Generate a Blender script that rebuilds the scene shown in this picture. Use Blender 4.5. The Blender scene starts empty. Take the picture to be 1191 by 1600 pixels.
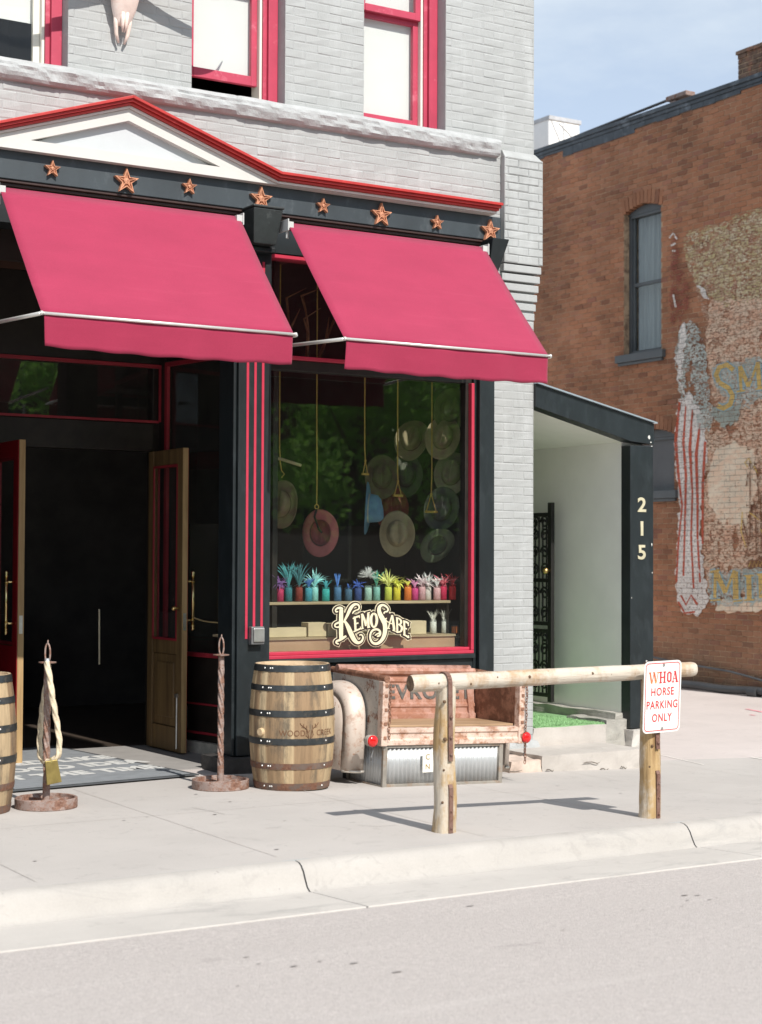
import bpy, math, random
from mathutils import Vector, Matrix, noise
random.seed(7)
S = bpy.context.scene
COL = S.collection

# ------------------------------------------------------------------ camera
F_PX, CX, CY = 2600.0, 595.5, 800.0
YAW, PITCH, ROLL = math.radians(58.4), math.radians(1.66), math.radians(.247)
EYE = Vector((0, 0, 1.6))
FW = Vector((math.cos(YAW)*math.cos(PITCH), math.sin(YAW)*math.cos(PITCH), math.sin(PITCH)))
_r = Vector((math.sin(YAW), -math.cos(YAW), 0)); _u = _r.cross(FW)
RT = math.cos(ROLL)*_r + math.sin(ROLL)*_u
UP = -math.sin(ROLL)*_r + math.cos(ROLL)*_u
cam = bpy.data.cameras.new('camera'); cam.sensor_fit = 'VERTICAL'; cam.sensor_height = 36; cam.lens = F_PX/1600*36
cam.clip_end = 2000; cam.clip_start = .1
co = bpy.data.objects.new('camera', cam); COL.objects.link(co)
m = Matrix((RT, UP, -FW)).transposed().to_4x4(); m.translation = EYE; co.matrix_world = m
S.camera = co
cam.dof.use_dof = True; cam.dof.focus_distance = 12.3; cam.dof.aperture_fstop = 2.8

# ------------------------------------------------------------------ light
SUN_EL = math.radians(43.8)
sd = Vector((.012, -math.cos(SUN_EL), math.sin(SUN_EL))).normalized()
sl = bpy.data.lights.new('sun', 'SUN'); sl.energy = 4.0; sl.angle = math.radians(.5); sl.color = (1, .955, .89)
so = bpy.data.objects.new('sun', sl); COL.objects.link(so)
so.rotation_euler = sd.to_track_quat('Z', 'Y').to_euler()
W = bpy.data.worlds.new('World'); S.world = W; W.use_nodes = True
nt = W.node_tree; nt.nodes.clear()
wo = nt.nodes.new('ShaderNodeOutputWorld'); bg = nt.nodes.new('ShaderNodeBackground')
sky = nt.nodes.new('ShaderNodeTexSky'); sky.sky_type = 'NISHITA'; sky.sun_disc = False
sky.sun_elevation = SUN_EL; sky.sun_rotation = math.pi; sky.altitude = 2400; sky.dust_density = 1.2; sky.ozone_density = 1.6
tc = nt.nodes.new('ShaderNodeTexCoord'); mp = nt.nodes.new('ShaderNodeMapping'); mp.inputs['Scale'].default_value = (1.6, 1.6, 5)
cn = nt.nodes.new('ShaderNodeTexNoise'); cn.inputs['Scale'].default_value = 1.7; cn.inputs['Detail'].default_value = 8; cn.inputs['Roughness'].default_value = .62
cr = nt.nodes.new('ShaderNodeValToRGB'); cr.color_ramp.elements[0].position = .40; cr.color_ramp.elements[1].position = .72
cr.color_ramp.elements[0].color = (.42, .42, .42, 1); cr.color_ramp.elements[1].color = (.80, .80, .80, 1)
mx = nt.nodes.new('ShaderNodeMixRGB'); mx.inputs[2].default_value = (6.0, 6.5, 6.7, 1)
nt.links.new(tc.outputs['Generated'], mp.inputs[0]); nt.links.new(mp.outputs[0], cn.inputs[0]); nt.links.new(cn.outputs[0], cr.inputs[0])
nt.links.new(cr.outputs[0], mx.inputs[0]); nt.links.new(sky.outputs[0], mx.inputs[1]); nt.links.new(mx.outputs[0], bg.inputs[0]); nt.links.new(bg.outputs[0], wo.inputs[0])
bg.inputs[1].default_value = .12
S.view_settings.view_transform = 'Standard'; S.view_settings.look = 'None'; S.view_settings.gamma = 1
S.view_settings.exposure = 0.43
S.render.engine = 'CYCLES'
S.cycles.max_bounces = 8; S.cycles.transparent_max_bounces = 16
S.render.resolution_x = 762; S.render.resolution_y = 1024

# ------------------------------------------------------------------ pixel -> plane helpers (photo pixels, 1191 x 1600)
def ray(px, py): return FW + RT*((px-CX)/F_PX) - UP*((py-CY)/F_PX)
def gy(px, py, y): d = ray(px, py); return EYE + d*((y-EYE.y)/d.y)
def gx(px, py, x): d = ray(px, py); return EYE + d*((x-EYE.x)/d.x)
def gz(px, py, z=0.0): d = ray(px, py); return EYE + d*((z-EYE.z)/d.z)
def gh(X, Y):                                  # the pavement falls a little to the right near the buildings
    k = min(max((Y-7.8)/2.2, 0), 1)
    return -(.007+k*.028)*min(max(X-5.6, 0), 5.4)

# ------------------------------------------------------------------ materials
def newmat(name):
    m = bpy.data.materials.new(name); m.use_nodes = True
    n = m.node_tree; p = n.nodes['Principled BSDF']
    return m, n, p
def L(n, a, b): n.links.new(a, b)
def noi(n, scale, detail=5, rough=.6, vec=None, stretch=None, dist=0):
    t = n.nodes.new('ShaderNodeTexNoise'); t.inputs['Scale'].default_value = scale
    t.inputs['Detail'].default_value = detail; t.inputs['Roughness'].default_value = rough; t.inputs['Distortion'].default_value = dist
    g = n.nodes.new('ShaderNodeTexCoord'); src = g.outputs['Object']
    if stretch:
        q = n.nodes.new('ShaderNodeMapping'); q.inputs['Scale'].default_value = stretch; L(n, src, q.inputs[0]); src = q.outputs[0]
    L(n, src, t.inputs['Vector'])
    return t.outputs['Fac']
def ramp(n, fac, stops, const=False):
    r = n.nodes.new('ShaderNodeValToRGB')
    if const: r.color_ramp.interpolation = 'CONSTANT'
    e = r.color_ramp.elements
    while len(e) < len(stops): e.new(.5)
    for i, (p, c) in enumerate(stops):
        e[i].position = p; e[i].color = (c[0], c[1], c[2], 1) if hasattr(c, '__len__') else (c, c, c, 1)
    L(n, fac, r.inputs[0]); return r.outputs[0]
def mix(n, f, a, b, mode='MIX'):
    x = n.nodes.new('ShaderNodeMixRGB'); x.blend_type = mode
    for i, v in enumerate((f, a, b)):
        if hasattr(v, 'is_linked'): L(n, v, x.inputs[i])
        elif hasattr(v, '__len__'): x.inputs[i].default_value = (v[0], v[1], v[2], 1)
        else: x.inputs[i].default_value = v if i == 0 else (v, v, v, 1)
    return x.outputs[0]
def bump(n, p, h, strength=.3, dist=.01):
    b = n.nodes.new('ShaderNodeBump'); b.inputs['Strength'].default_value = strength; b.inputs['Distance'].default_value = dist
    L(n, h, b.inputs['Height']); L(n, b.outputs[0], p.inputs['Normal'])
_mc = {}
def M(name, col, rough=.6, metal=0, var=.18, scale=6, bs=0, bscale=60, col2=None, cov=.5, c2scale=8, stretch=None, spec=None):
    """general surface: base colour with slow value drift, optional second colour in patches, optional grain bump"""
    if name in _mc: return _mc[name]
    m, n, p = newmat(name)
    f = noi(n, scale, 6, .6, stretch=stretch)
    c = ramp(n, f, [(.3, [x*(1-var) for x in col]), (.7, [min(1, x*(1+var)) for x in col])])
    if col2:
        g = noi(n, c2scale, 8, .68, stretch=stretch)
        k = ramp(n, g, [(max(0, 1-cov-.07), 0.0), (min(1, 1-cov+.07), 1.0)])
        c = mix(n, k, c, col2)
    L(n, c, p.inputs['Base Color'])
    p.inputs['Roughness'].default_value = rough; p.inputs['Metallic'].default_value = metal
    if spec is not None: p.inputs['Specular IOR Level'].default_value = spec
    if bs: bump(n, p, noi(n, bscale, 6, .7, stretch=stretch), bs, .01)
    _mc[name] = m; return m

grey_paint = M('grey_painted_brick', (.362, .370, .364), .62, var=.06, scale=1.6, bs=.35, bscale=45, col2=(.42, .43, .425), cov=.40, c2scale=2.2, stretch=(2.2, 2.2, .55))
grey_mortar = M('grey_painted_joint', (.33, .345, .345), .75, var=.10, scale=4, bs=.5, bscale=60)
stone_grey = M('painted_rock_stone', (.40, .41, .41), .7, var=.14, scale=9, bs=.7, bscale=38)
pink = M('rose_red_trim_paint', (.44, .042, .085), .5, var=.10, scale=5, bs=.12, bscale=60, col2=(.56, .13, .18), cov=.35)
red = M('red_trim_paint', (.42, .026, .022), .45, var=.12, scale=8, col2=(.60, .09, .09), cov=.33, c2scale=14)
white_trim = M('white_trim_paint', (.57, .56, .525), .5, var=.04, scale=3, bs=.08, bscale=40)
tymp = M('pale_grey_panel_paint', (.50, .52, .53), .55, var=.05, scale=3)
blackp = M('charcoal_trim_paint', (.010, .0145, .0165), .42, var=.30, scale=5, bs=.10, bscale=70, col2=(.018, .024, .027), cov=.42, c2scale=9, stretch=(1, 1, .4))
frieze_m = M('weathered_slate_paint', (.036, .046, .053), .5, var=.25, scale=3, bs=.08, bscale=50, col2=(.075, .088, .096), cov=.38, c2scale=6, stretch=(1, 1, .5))
darkwood = M('dark_wood', (.018, .014, .011), .45, var=.4, scale=8, bs=.1, bscale=30)
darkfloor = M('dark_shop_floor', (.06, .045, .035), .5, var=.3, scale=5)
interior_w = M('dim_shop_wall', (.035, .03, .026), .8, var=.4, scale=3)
brass = M('brass', (.72, .50, .20), .28, 1, var=.12, scale=20)
steel = M('galvanised_steel', (.62, .62, .60), .38, 1, var=.14, scale=14)
whitemetal = M('white_powder_coat', (.50, .50, .48), .4, var=.05)
blind_m = M('white_roller_blind', (.68, .685, .68), .85, var=.02)
linen = M('cream_casing_paint', (.68, .66, .58), .6, var=.06)
rope_m = M('manila_rope', (.66, .56, .40), .85, var=.25, scale=40, bs=.4, bscale=120)
cord_m = M('yellow_hanging_cord', (.50, .33, .08), .8, var=.2, scale=40)
gold_m = M('gold_leaf', (.72, .55, .28), .4, .3, var=.08)
darkred_in = M('dark_red_board', (.10, .012, .010), .6, var=.3, scale=5)

def fabric_mat(name, col):
    m, n, p = newmat(name)
    f = noi(n, 1.7, 5, .6, stretch=(1, 1, 2.5)); g = noi(n, 150, 3, .7)
    c = ramp(n, f, [(.32, [x*.90 for x in col]), (.68, [min(1, x*1.07) for x in col])])
    wr = noi(n, 5, 3, .7, stretch=(.25, 1, 3.5), dist=.5)
    c = mix(n, ramp(n, wr, [(.56, 0.0), (.76, .16)]), c, [min(1, x*1.5+.05) for x in col])
    c = mix(n, .26, c, mix(n, g, [x*.3 for x in col], [min(1, x*1.8) for x in col]))
    L(n, c, p.inputs['Base Color']); p.inputs['Roughness'].default_value = .85; p.inputs['Specular IOR Level'].default_value = .2
    if 'Sheen Weight' in p.inputs: p.inputs['Sheen Weight'].default_value = .15
    tr = n.nodes.new('ShaderNodeBsdfTranslucent'); ms = n.nodes.new('ShaderNodeMixShader'); ms.inputs[0].default_value = .10
    L(n, c, tr.inputs[0]); out = n.nodes['Material Output']
    L(n, p.outputs[0], ms.inputs[1]); L(n, tr.outputs[0], ms.inputs[2]); L(n, ms.outputs[0], out.inputs[0])
    bump(n, p, noi(n, 2.4, 3, .5, stretch=(1.2, .3, .6), dist=.7), .45, .02)
    return m
awning_m = fabric_mat('rose_awning_canvas', (.355, .034, .082))
valance_m = fabric_mat('rose_awning_valance_canvas', (.33, .029, .070))

def glass_mat(name, tint=(1, 1, 1), gl=1.0, dusty=.02):
    m, n, p = newmat(name); n.nodes.remove(p)
    t = n.nodes.new('ShaderNodeBsdfTransparent'); t.inputs[0].default_value = (*tint, 1)
    g = n.nodes.new('ShaderNodeBsdfGlossy'); g.inputs['Roughness'].default_value = .015
    fr = n.nodes.new('ShaderNodeLayerWeight'); pw = n.nodes.new('ShaderNodeMath'); pw.operation = 'POWER'; pw.inputs[1].default_value = 5
    L(n, fr.outputs['Facing'], pw.inputs[0])
    mt = n.nodes.new('ShaderNodeMath'); mt.operation = 'MULTIPLY_ADD'; mt.inputs[1].default_value = .9; mt.inputs[2].default_value = .042*gl; mt.use_clamp = True
    L(n, pw.outputs[0], mt.inputs[0])
    s = n.nodes.new('ShaderNodeMixShader'); L(n, mt.outputs[0], s.inputs[0]); L(n, t.outputs[0], s.inputs[1]); L(n, g.outputs[0], s.inputs[2])
    d = n.nodes.new('ShaderNodeBsdfDiffuse'); d.inputs[0].default_value = (.5, .5, .5, 1)
    s2 = n.nodes.new('ShaderNodeMixShader'); s2.inputs[0].default_value = dusty
    L(n, s.outputs[0], s2.inputs[1]); L(n, d.outputs[0], s2.inputs[2]); L(n, s2.outputs[0], n.nodes['Material Output'].inputs[0])
    return m
glass = glass_mat('window_glass', (.93, .95, .93), 1.15, .006)
glass_plain = glass_mat('plain_glass', (.97, .98, .97), .6, .01)

def wood_mat(name, c1, c2, scale=14, axis=2, rough=.6, stain=None, cov=.3, bs=.3):
    st = [1, 1, 1]; st[axis] = .07
    m, n, p = newmat(name)
    f = noi(n, scale, 8, .65, stretch=tuple(st), dist=.4)
    c = ramp(n, f, [(.30, c1), (.68, c2)])
    if stain:
        g = noi(n, 5, 8, .7, stretch=(1, 1, .6))
        c = mix(n, ramp(n, g, [(1-cov-.06, 0.0), (1-cov+.08, .85)]), c, stain)
    L(n, c, p.inputs['Base Color']); p.inputs['Roughness'].default_value = rough
    bump(n, p, noi(n, scale*2, 8, .7, stretch=tuple(st)), bs, .01)
    return m
door_wood = wood_mat('oiled_oak_door', (.09, .05, .018), (.21, .13, .05), 16)
door_edge = wood_mat('sunlit_oak_edge', (.28, .17, .07), (.50, .34, .16), 16)  # lighter oak copy: sunlight on the leaf edges is put into the colour
shelf_wood = wood_mat('rough_shelf_wood', (.30, .22, .13), (.55, .44, .29), 18, 0)
board_m = M('brown_kraft_panel', (.42, .27, .17), .8, var=.1, scale=4)

def rust_mat(name, base, rust=(.26, .095, .04), cov=.45, sc=9, metal=.1, rough=.65, dark=(.10, .035, .02)):
    m, n, p = newmat(name)
    f = noi(n, sc, 10, .72); f2 = noi(n, sc*3.3, 8, .75); f3 = noi(n, sc*.6, 4, .6)
    rc = ramp(n, f2, [(.3, dark), (.62, rust), (.8, [min(1, x*1.6) for x in rust])])
    bc = ramp(n, f3, [(.35, [x*.82 for x in base]), (.65, [min(1, x*1.1) for x in base])])
    k = ramp(n, f, [(1-cov-.05, 0.0), (1-cov+.05, 1.0)])
    speck = ramp(n, noi(n, sc*9, 4, .6), [(.63, 0.0), (.67, .9)])
    c = mix(n, k, bc, rc); c = mix(n, speck, c, rc)
    L(n, c, p.inputs['Base Color']); p.inputs['Roughness'].default_value = rough; p.inputs['Metallic'].default_value = metal
    bump(n, p, f2, .35, .01)
    return m
rust_pink = rust_mat('faded_red_truck_paint', (.46, .26, .20), cov=.50, rust=(.36, .17, .11), dark=(.30, .13, .08))
rust_light = rust_mat('chalky_rusted_paint', (.66, .50, .41), cov=.46, rust=(.44, .24, .15), sc=10, dark=(.28, .13, .08))
rust_white = rust_mat('white_rusted_paint', (.52, .49, .44), cov=.40)
rust_brown = rust_mat('brown_rusted_steel', (.30, .15, .095), cov=.5, rust=(.19, .08, .045), dark=(.10, .05, .03), rough=.6)
rust_iron = rust_mat('rusty_iron', (.33, .25, .22), rust=(.30, .17, .12), cov=.5, sc=16)
rust_strap = rust_mat('brown_leather_strap_iron', (.19, .11, .085), rust=(.22, .12, .09), cov=.5, sc=20)

# ------------------------------------------------------------------ mesh builder
ORG = {}
class MB:
    def __init__(s): s.v = []; s.f = []; s.c = None
    def quad(s, a, b, c, d):
        i = len(s.v); s.v += [tuple(a), tuple(b), tuple(c), tuple(d)]; s.f.append((i, i+1, i+2, i+3)); return s
    def poly(s, pts):
        i = len(s.v); s.v += [tuple(p) for p in pts]; s.f.append(tuple(range(i, i+len(pts)))); return s
    def box(s, x0, x1, y0, y1, z0, z1, T=None):
        p = [(x0, y0, z0), (x1, y0, z0), (x1, y1, z0), (x0, y1, z0), (x0, y0, z1), (x1, y0, z1), (x1, y1, z1), (x0, y1, z1)]
        if T: p = [tuple(T @ Vector(q)) for q in p]
        i = len(s.v); s.v += p
        s.f += [(i, i+3, i+2, i+1), (i+4, i+5, i+6, i+7), (i, i+1, i+5, i+4), (i+1, i+2, i+6, i+5), (i+2, i+3, i+7, i+6), (i+3, i, i+4, i+7)]
        return s
    def hexa(s, p):
        i = len(s.v); s.v += [tuple(q) for q in p]
        s.f += [(i, i+3, i+2, i+1), (i+4, i+5, i+6, i+7), (i, i+1, i+5, i+4), (i+1, i+2, i+6, i+5), (i+2, i+3, i+7, i+6), (i+3, i, i+4, i+7)]
        return s
    def prism(s, pts, vec):
        vec = Vector(vec); n = len(pts); i = len(s.v)
        s.v += [tuple(p) for p in pts] + [tuple(Vector(p)+vec) for p in pts]
        s.f.append(tuple(range(i, i+n))[::-1]); s.f.append(tuple(range(i+n, i+2*n)))
        for k in range(n): s.f.append((i+k, i+(k+1) % n, i+n+(k+1) % n, i+n+k))
        return s
    def rings(s, rs, closed=True, cap=True):
        i = len(s.v); n = len(rs[0])
        for r_ in rs: s.v += [tuple(p) for p in r_]
        for a in range(len(rs)-1):
            for k in range(n if closed else n-1):
                s.f.append((i+a*n+k, i+a*n+(k+1) % n, i+(a+1)*n+(k+1) % n, i+(a+1)*n+k))
        if cap and closed:
            s.f.append(tuple(i+k for k in range(n))[::-1]); s.f.append(tuple(i+(len(rs)-1)*n+k for k in range(n)))
        return s
    def tube(s, path, r, n=8, cap=True, wob=0):
        path = [Vector(p) for p in path]; rs = []
        rad = r if hasattr(r, '__len__') else [r]*len(path)
        ref = Vector((0, 0, 1))
        t0 = (path[1]-path[0]).normalized()
        if abs(t0.dot(ref)) > .9: ref = Vector((1, 0, 0))
        a = t0.cross(ref).normalized()
        for k, p in enumerate(path):
            t = (path[min(k+1, len(path)-1)]-path[max(k-1, 0)]).normalized()
            a = (a - t*a.dot(t)).normalized(); b = t.cross(a)
            rs.append([p+(a*math.cos(2*math.pi*j/n)+b*math.sin(2*math.pi*j/n))*rad[k]*(1+wob*(random.random()-.5)) for j in range(n)])
        return s.rings(rs, True, cap)
    def lathe(s, prof, c, n=32, cap=True, sx=1, sy=1):
        c = Vector(c)
        return s.rings([[c+Vector((r_*math.cos(2*math.pi*k/n)*sx, r_*math.sin(2*math.pi*k/n)*sy, z)) for k in range(n)] for r_, z in prof], True, cap)
    def build(s, name, mat, parent=None, bevel=0, smooth=False, seg=2, solid=0, sub=0, T=None, auto=None):
        me = bpy.data.meshes.new(name)
        o0 = ORG.get(parent.name, Vector()) if parent else Vector()
        vs = [Vector(v) for v in s.v]
        if T is not None: vs = [T @ v for v in vs]
        org = Vector()
        if parent is None and vs:
            lo = Vector([min(v[i] for v in vs) for i in range(3)]); hi = Vector([max(v[i] for v in vs) for i in range(3)])
            org = Vector(((lo.x+hi.x)/2, (lo.y+hi.y)/2, lo.z)); o0 = org
        me.from_pydata([tuple(v-o0) for v in vs], [], s.f)
        me.validate(); me.update()
        ob = bpy.data.objects.new(name, me); COL.objects.link(ob)
        if parent: ob.parent = parent
        else: ob.location = org
        ORG[ob.name] = o0 if parent else org
        me.materials.append(mat)
        if s.c:
            at = me.color_attributes.new('tone', 'FLOAT_COLOR', 'POINT')
            for k, c in enumerate(s.c): at.data[k].color = (c[0], c[1], c[2], 1)
        import bmesh
        bm = bmesh.new(); bm.from_mesh(me); bmesh.ops.recalc_face_normals(bm, faces=bm.faces); bm.to_mesh(me); bm.free()
        if smooth or auto:
            for p in me.polygons: p.use_smooth = True
            if auto: me.set_sharp_from_angle(angle=math.radians(auto))
        if solid:
            q = ob.modifiers.new('solid', 'SOLIDIFY'); q.thickness = solid; q.offset = 0
        if bevel:
            q = ob.modifiers.new('bevel', 'BEVEL'); q.width = bevel; q.segments = seg; q.limit_method = 'ANGLE'; q.angle_limit = math.radians(40)
        if sub:
            q = ob.modifiers.new('sub', 'SUBSURF'); q.levels = sub; q.render_levels = sub
        return ob
def cr_(P, k=5):
    out = []
    for i in range(len(P)-1):
        p0, p1, p2, p3 = P[max(i-1, 0)], P[i], P[i+1], P[min(i+2, len(P)-1)]
        for j in range(k):
            u = j/k; out.append(.5*((2*p1)+(p2-p0)*u+(2*p0-5*p1+4*p2-p3)*u*u+(-p0+3*p1-3*p2+p3)*u**3))
    return out+[P[-1]]
def tag(o, label=None, cat=None, group=None, kind=None):
    if label: o['label'] = label
    if cat: o['category'] = cat
    if group: o['group'] = group
    if kind: o['kind'] = kind
    return o
def thing(name, loc, label, cat, group=None, kind=None):
    o = bpy.data.objects.new(name, None); COL.objects.link(o); o.location = loc; o.empty_display_size = .2
    ORG[o.name] = Vector(loc); return tag(o, label, cat, group, kind)
def text_obj(txt, name, mat, parent, M4, size=1, bold=0, extrude=.001, sx=1, align='CENTER', spacing=1.0, label=None):
    cu = bpy.data.curves.new('lettering', 'FONT'); cu.body = txt; cu.size = size; cu.offset = bold; cu.extrude = extrude
    cu.align_x = align; cu.align_y = 'CENTER'; cu.space_character = spacing; cu.resolution_u = 4
    tmp = bpy.data.objects.new('lettering', cu); COL.objects.link(tmp)
    dg = bpy.context.evaluated_depsgraph_get(); dg.update()
    me = bpy.data.meshes.new_from_object(tmp.evaluated_get(dg)); bpy.data.objects.remove(tmp); bpy.data.curves.remove(cu)
    o0 = ORG.get(parent.name, Vector()) if parent else Vector()
    TT = Matrix.Translation(-o0) @ M4 @ Matrix.Diagonal((sx, 1, 1, 1))
    me.transform(TT); me.materials.clear(); me.materials.append(mat); me.name = name
    ob = bpy.data.objects.new(name, me); COL.objects.link(ob); ob.parent = parent; ORG[ob.name] = o0
    return ob
def frame4(o, x, y):                            # matrix with given origin, x axis, y axis
    x = Vector(x).normalized(); y = Vector(y); y = (y - x*y.dot(x)).normalized(); z = x.cross(y)
    m = Matrix((x, y, z)).transposed().to_4x4(); m.translation = Vector(o); return m

# ================================================================== GROUND
def conc_mat(name, col, v=.07, sc=1.1, stains=True, fine=.25, smear=False):
    m, n, p = newmat(name)
    f = noi(n, sc, 8, .6); g = noi(n, 90, 3, .6); h = noi(n, 5.5, 7, .7, dist=1.2)
    c = ramp(n, f, [(.3, [x*(1-v) for x in col]), (.7, [min(1, x*(1+v)) for x in col])])
    c = mix(n, .16, c, mix(n, g, [x*.5 for x in col], [min(1, x*1.5) for x in col]))
    if stains:
        c = mix(n, ramp(n, h, [(.56, 0.0), (.72, .34)]), c, [x*.58 for x in col])
        c = mix(n, ramp(n, noi(n, 14, 2, .5), [(.735, 0.0), (.76, .35)]), c, [x*.5 for x in col])
    if smear:
        c = mix(n, ramp(n, noi(n, 1.3, 7, .72, stretch=(1, 2, 5), dist=.8), [(.53, 0.0), (.68, .42)]), c, (.25, .245, .235))
    L(n, c, p.inputs['Base Color']); p.inputs['Roughness'].default_value = .9; p.inputs['Specular IOR Level'].default_value = .25
    bump(n, p, noi(n, 130, 4, .7), fine, .006)
    return m
side_m = conc_mat('pale_concrete_walk', (.448, .420, .395))
kerb_m = conc_mat('white_concrete_kerb', (.415, .390, .362), v=.11, sc=1.6, smear=True)
alley_m = conc_mat('pinkish_concrete_alley', (.53, .475, .45), v=.08)
gutter_m = conc_mat('pale_gutter_concrete', (.49, .462, .43), v=.08, sc=1.6, smear=True)
def asphalt():
    m, n, p = newmat('sun_bleached_asphalt')
    f = noi(n, .5, 6, .6, stretch=(.35, 1.6, 1)); g = noi(n, 150, 3, .7); v = n.nodes.new('ShaderNodeTexVoronoi'); v.inputs['Scale'].default_value = 110
    q = n.nodes.new('ShaderNodeTexCoord'); L(n, q.outputs['Object'], v.inputs['Vector'])
    c = ramp(n, f, [(.3, (.40, .365, .345)), (.7, (.475, .435, .412))])
    c = mix(n, .55, c, ramp(n, g, [(.28, (.15, .135, .13)), (.5, (.42, .385, .365)), (.74, (.80, .74, .69))])); c = mix(n, .30, c, ramp(n, noi(n, 38, 5, .7), [(.3, (.27, .25, .245)), (.7, (.56, .52, .50))]))
    c = mix(n, ramp(n, v.outputs['Distance'], [(.0, .30), (.22, 0.0)]), c, (.60, .56, .53))
    sp = noi(n, 4.2, 2, .4, stretch=(.45, 1.5, 1)); c = mix(n, ramp(n, sp, [(.735, 0.0), (.76, .25)]), c, (.26, .235, .225))
    lt = noi(n, 3, 4, .6, stretch=(.12, 1.6, 1)); c = mix(n, ramp(n, lt, [(.60, 0.0), (.75, .16)]), c, (.62, .59, .56))
    L(n, c, p.inputs['Base Color']); p.inputs['Roughness'].default_value = .92; p.inputs['Specular IOR Level'].default_value = .2
    bump(n, p, mix(n, .5, g, v.outputs['Distance']), .55, .008); return m
asph_m = asphalt()

b = MB()                                        # road: one sheet with a slight crown, reaching far out
ys = [-600, -60, -14, -8, -4, 0, 3, 5, 6.3, 7.09]; zs = [-.4, -.3, -.12, -.06, 0, .0, -.04, -.08, -.110, -.120]
for i in range(len(ys)-1): b.quad((-600, ys[i], zs[i]), (700, ys[i], zs[i]), (700, ys[i+1], zs[i+1]), (-600, ys[i+1], zs[i+1]))
tag(b.build('road', asph_m), kind='structure')
b = MB()                                        # gutter pan with its joint gaps, and a kerb in sections
cutx = [-9.2]
while cutx[-1] < 60: cutx.append(cutx[-1]+.01)if False else cutx.append(cutx[-1]+2.93)
k0 = gz(467, 1375, -.1).x; k1 = gz(1066, 1295, -.05).x
step = k1-k0; cutx = [k0+step*i for i in range(-6, 30)]
gut = MB()
for i in range(len(cutx)-1):
    a, c_ = cutx[i]+.004, cutx[i+1]-.004
    gut.prism([(a, 7.09, -.112), (a, 7.66, -.138), (a, 7.66, -.4), (a, 7.09, -.4)], (c_-a, 0, 0))
tag(gut.build('gutter', gutter_m, bevel=.006), kind='structure')
kb = MB()
prof = [(7.66, -.140), (7.675, -.137), (7.70, -.118), (7.722, -.082), (7.742, -.045), (7.768, -.017), (7.80, -.004), (7.845, 0), (7.845, -.4), (7.66, -.4)]
for i in range(len(cutx)-1):
    a, c_ = cutx[i]+.005, cutx[i+1]-.005
    n_ = 24; rs = []
    for k in range(n_+1):
        X = a+(c_-a)*k/n_; dz = -.007*min(max(X-5.6, 0), 5.4); wob = .004*noise.noise(Vector((X*2, 0, 3)))
        e = .006*(1 if k in (0, n_) else 0)
        rs.append([(X, y+wob+(e if z > -.14 and y < 7.8 else 0), z+(dz if z > -.14 else 0)-e*.5) for y, z in prof])
    kb.rings(rs)
tag(kb.build('kerb', kerb_m, auto=45), kind='structure')
b = MB()                                        # dark earth seen in the joints
b.quad((-600, 7.0, -.2), (700, 7.0, -.2), (700, 7.88, -.2), (-600, 7.88, -.2)); b.box(-600, 700, 7.68, 7.86, -.2, -.155)
tag(b.build('joint_filler', M('joint_dirt', (.30, .25, .20), .9)), kind='structure')
def slab(xs, y0, y1, name, mat, lift=0):
    b = MB(); ys = [y0+(y1-y0)*i/18 for i in range(19)]
    for i in range(len(xs)-1):
        for j in range(18):
            P = [(xs[i], ys[j]), (xs[i+1], ys[j]), (xs[i+1], ys[j+1]), (xs[i], ys[j+1])]
            b.quad(*[(x, y, gh(x, y)+lift) for x, y in P])
    return b
xs = [-600, -60, -10, 0]+[i*.5 for i in range(1, 26)]+[16, 22, 40, 100, 700]
b = slab(xs, 7.847, 11.2, 's', side_m)
tag(b.build('sidewalk', side_m), kind='structure')
b = slab(xs, 11.2, 40, 's', alley_m)
tag(b.build('alley_pavement', alley_m), kind='structure')
b = MB(); b.quad((-600, 40, -.19), (700, 40, -.19), (700, 600, -.19), (-600, 600, -.19)); b.quad((-600, -600, -.6), (700, -600, -.6), (700, -60, -.6), (-600, -60, -.6))
tag(b.build('ground', alley_m), kind='structure')
# scored joints of the walk: thin dark sheets laid 2 mm over it
jb = MB()
def joint(x0, y0, x1, y1, w=.004):
    n_ = 12; d = Vector((x1-x0, y1-y0)).normalized(); q = Vector((-d.y, d.x))*w/2
    for i in range(n_):
        a = (x0+(x1-x0)*i/n_, y0+(y1-y0)*i/n_); c_ = (x0+(x1-x0)*(i+1)/n_, y0+(y1-y0)*(i+1)/n_)
        jb.quad(*[(p[0]+s_*q.x, p[1]+s_*q.y, gh(p[0], p[1])+.004) for p, s_ in ((a, -1), (c_, -1), (c_, 1), (a, 1))])
for X in [k0-step*.5+step*.5*i-1.4 for i in range(-3, 12)]: joint(X, 7.96, X+.02, 11.0)
joint(-5, 9.62, 9.0, 9.62)
jm = M('scored_joint_tone', (.435, .40, .37), .9)  # slightly darker tone for the scored lines
tag(jb.build('sidewalk_joint', jm), kind='structure')

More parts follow.
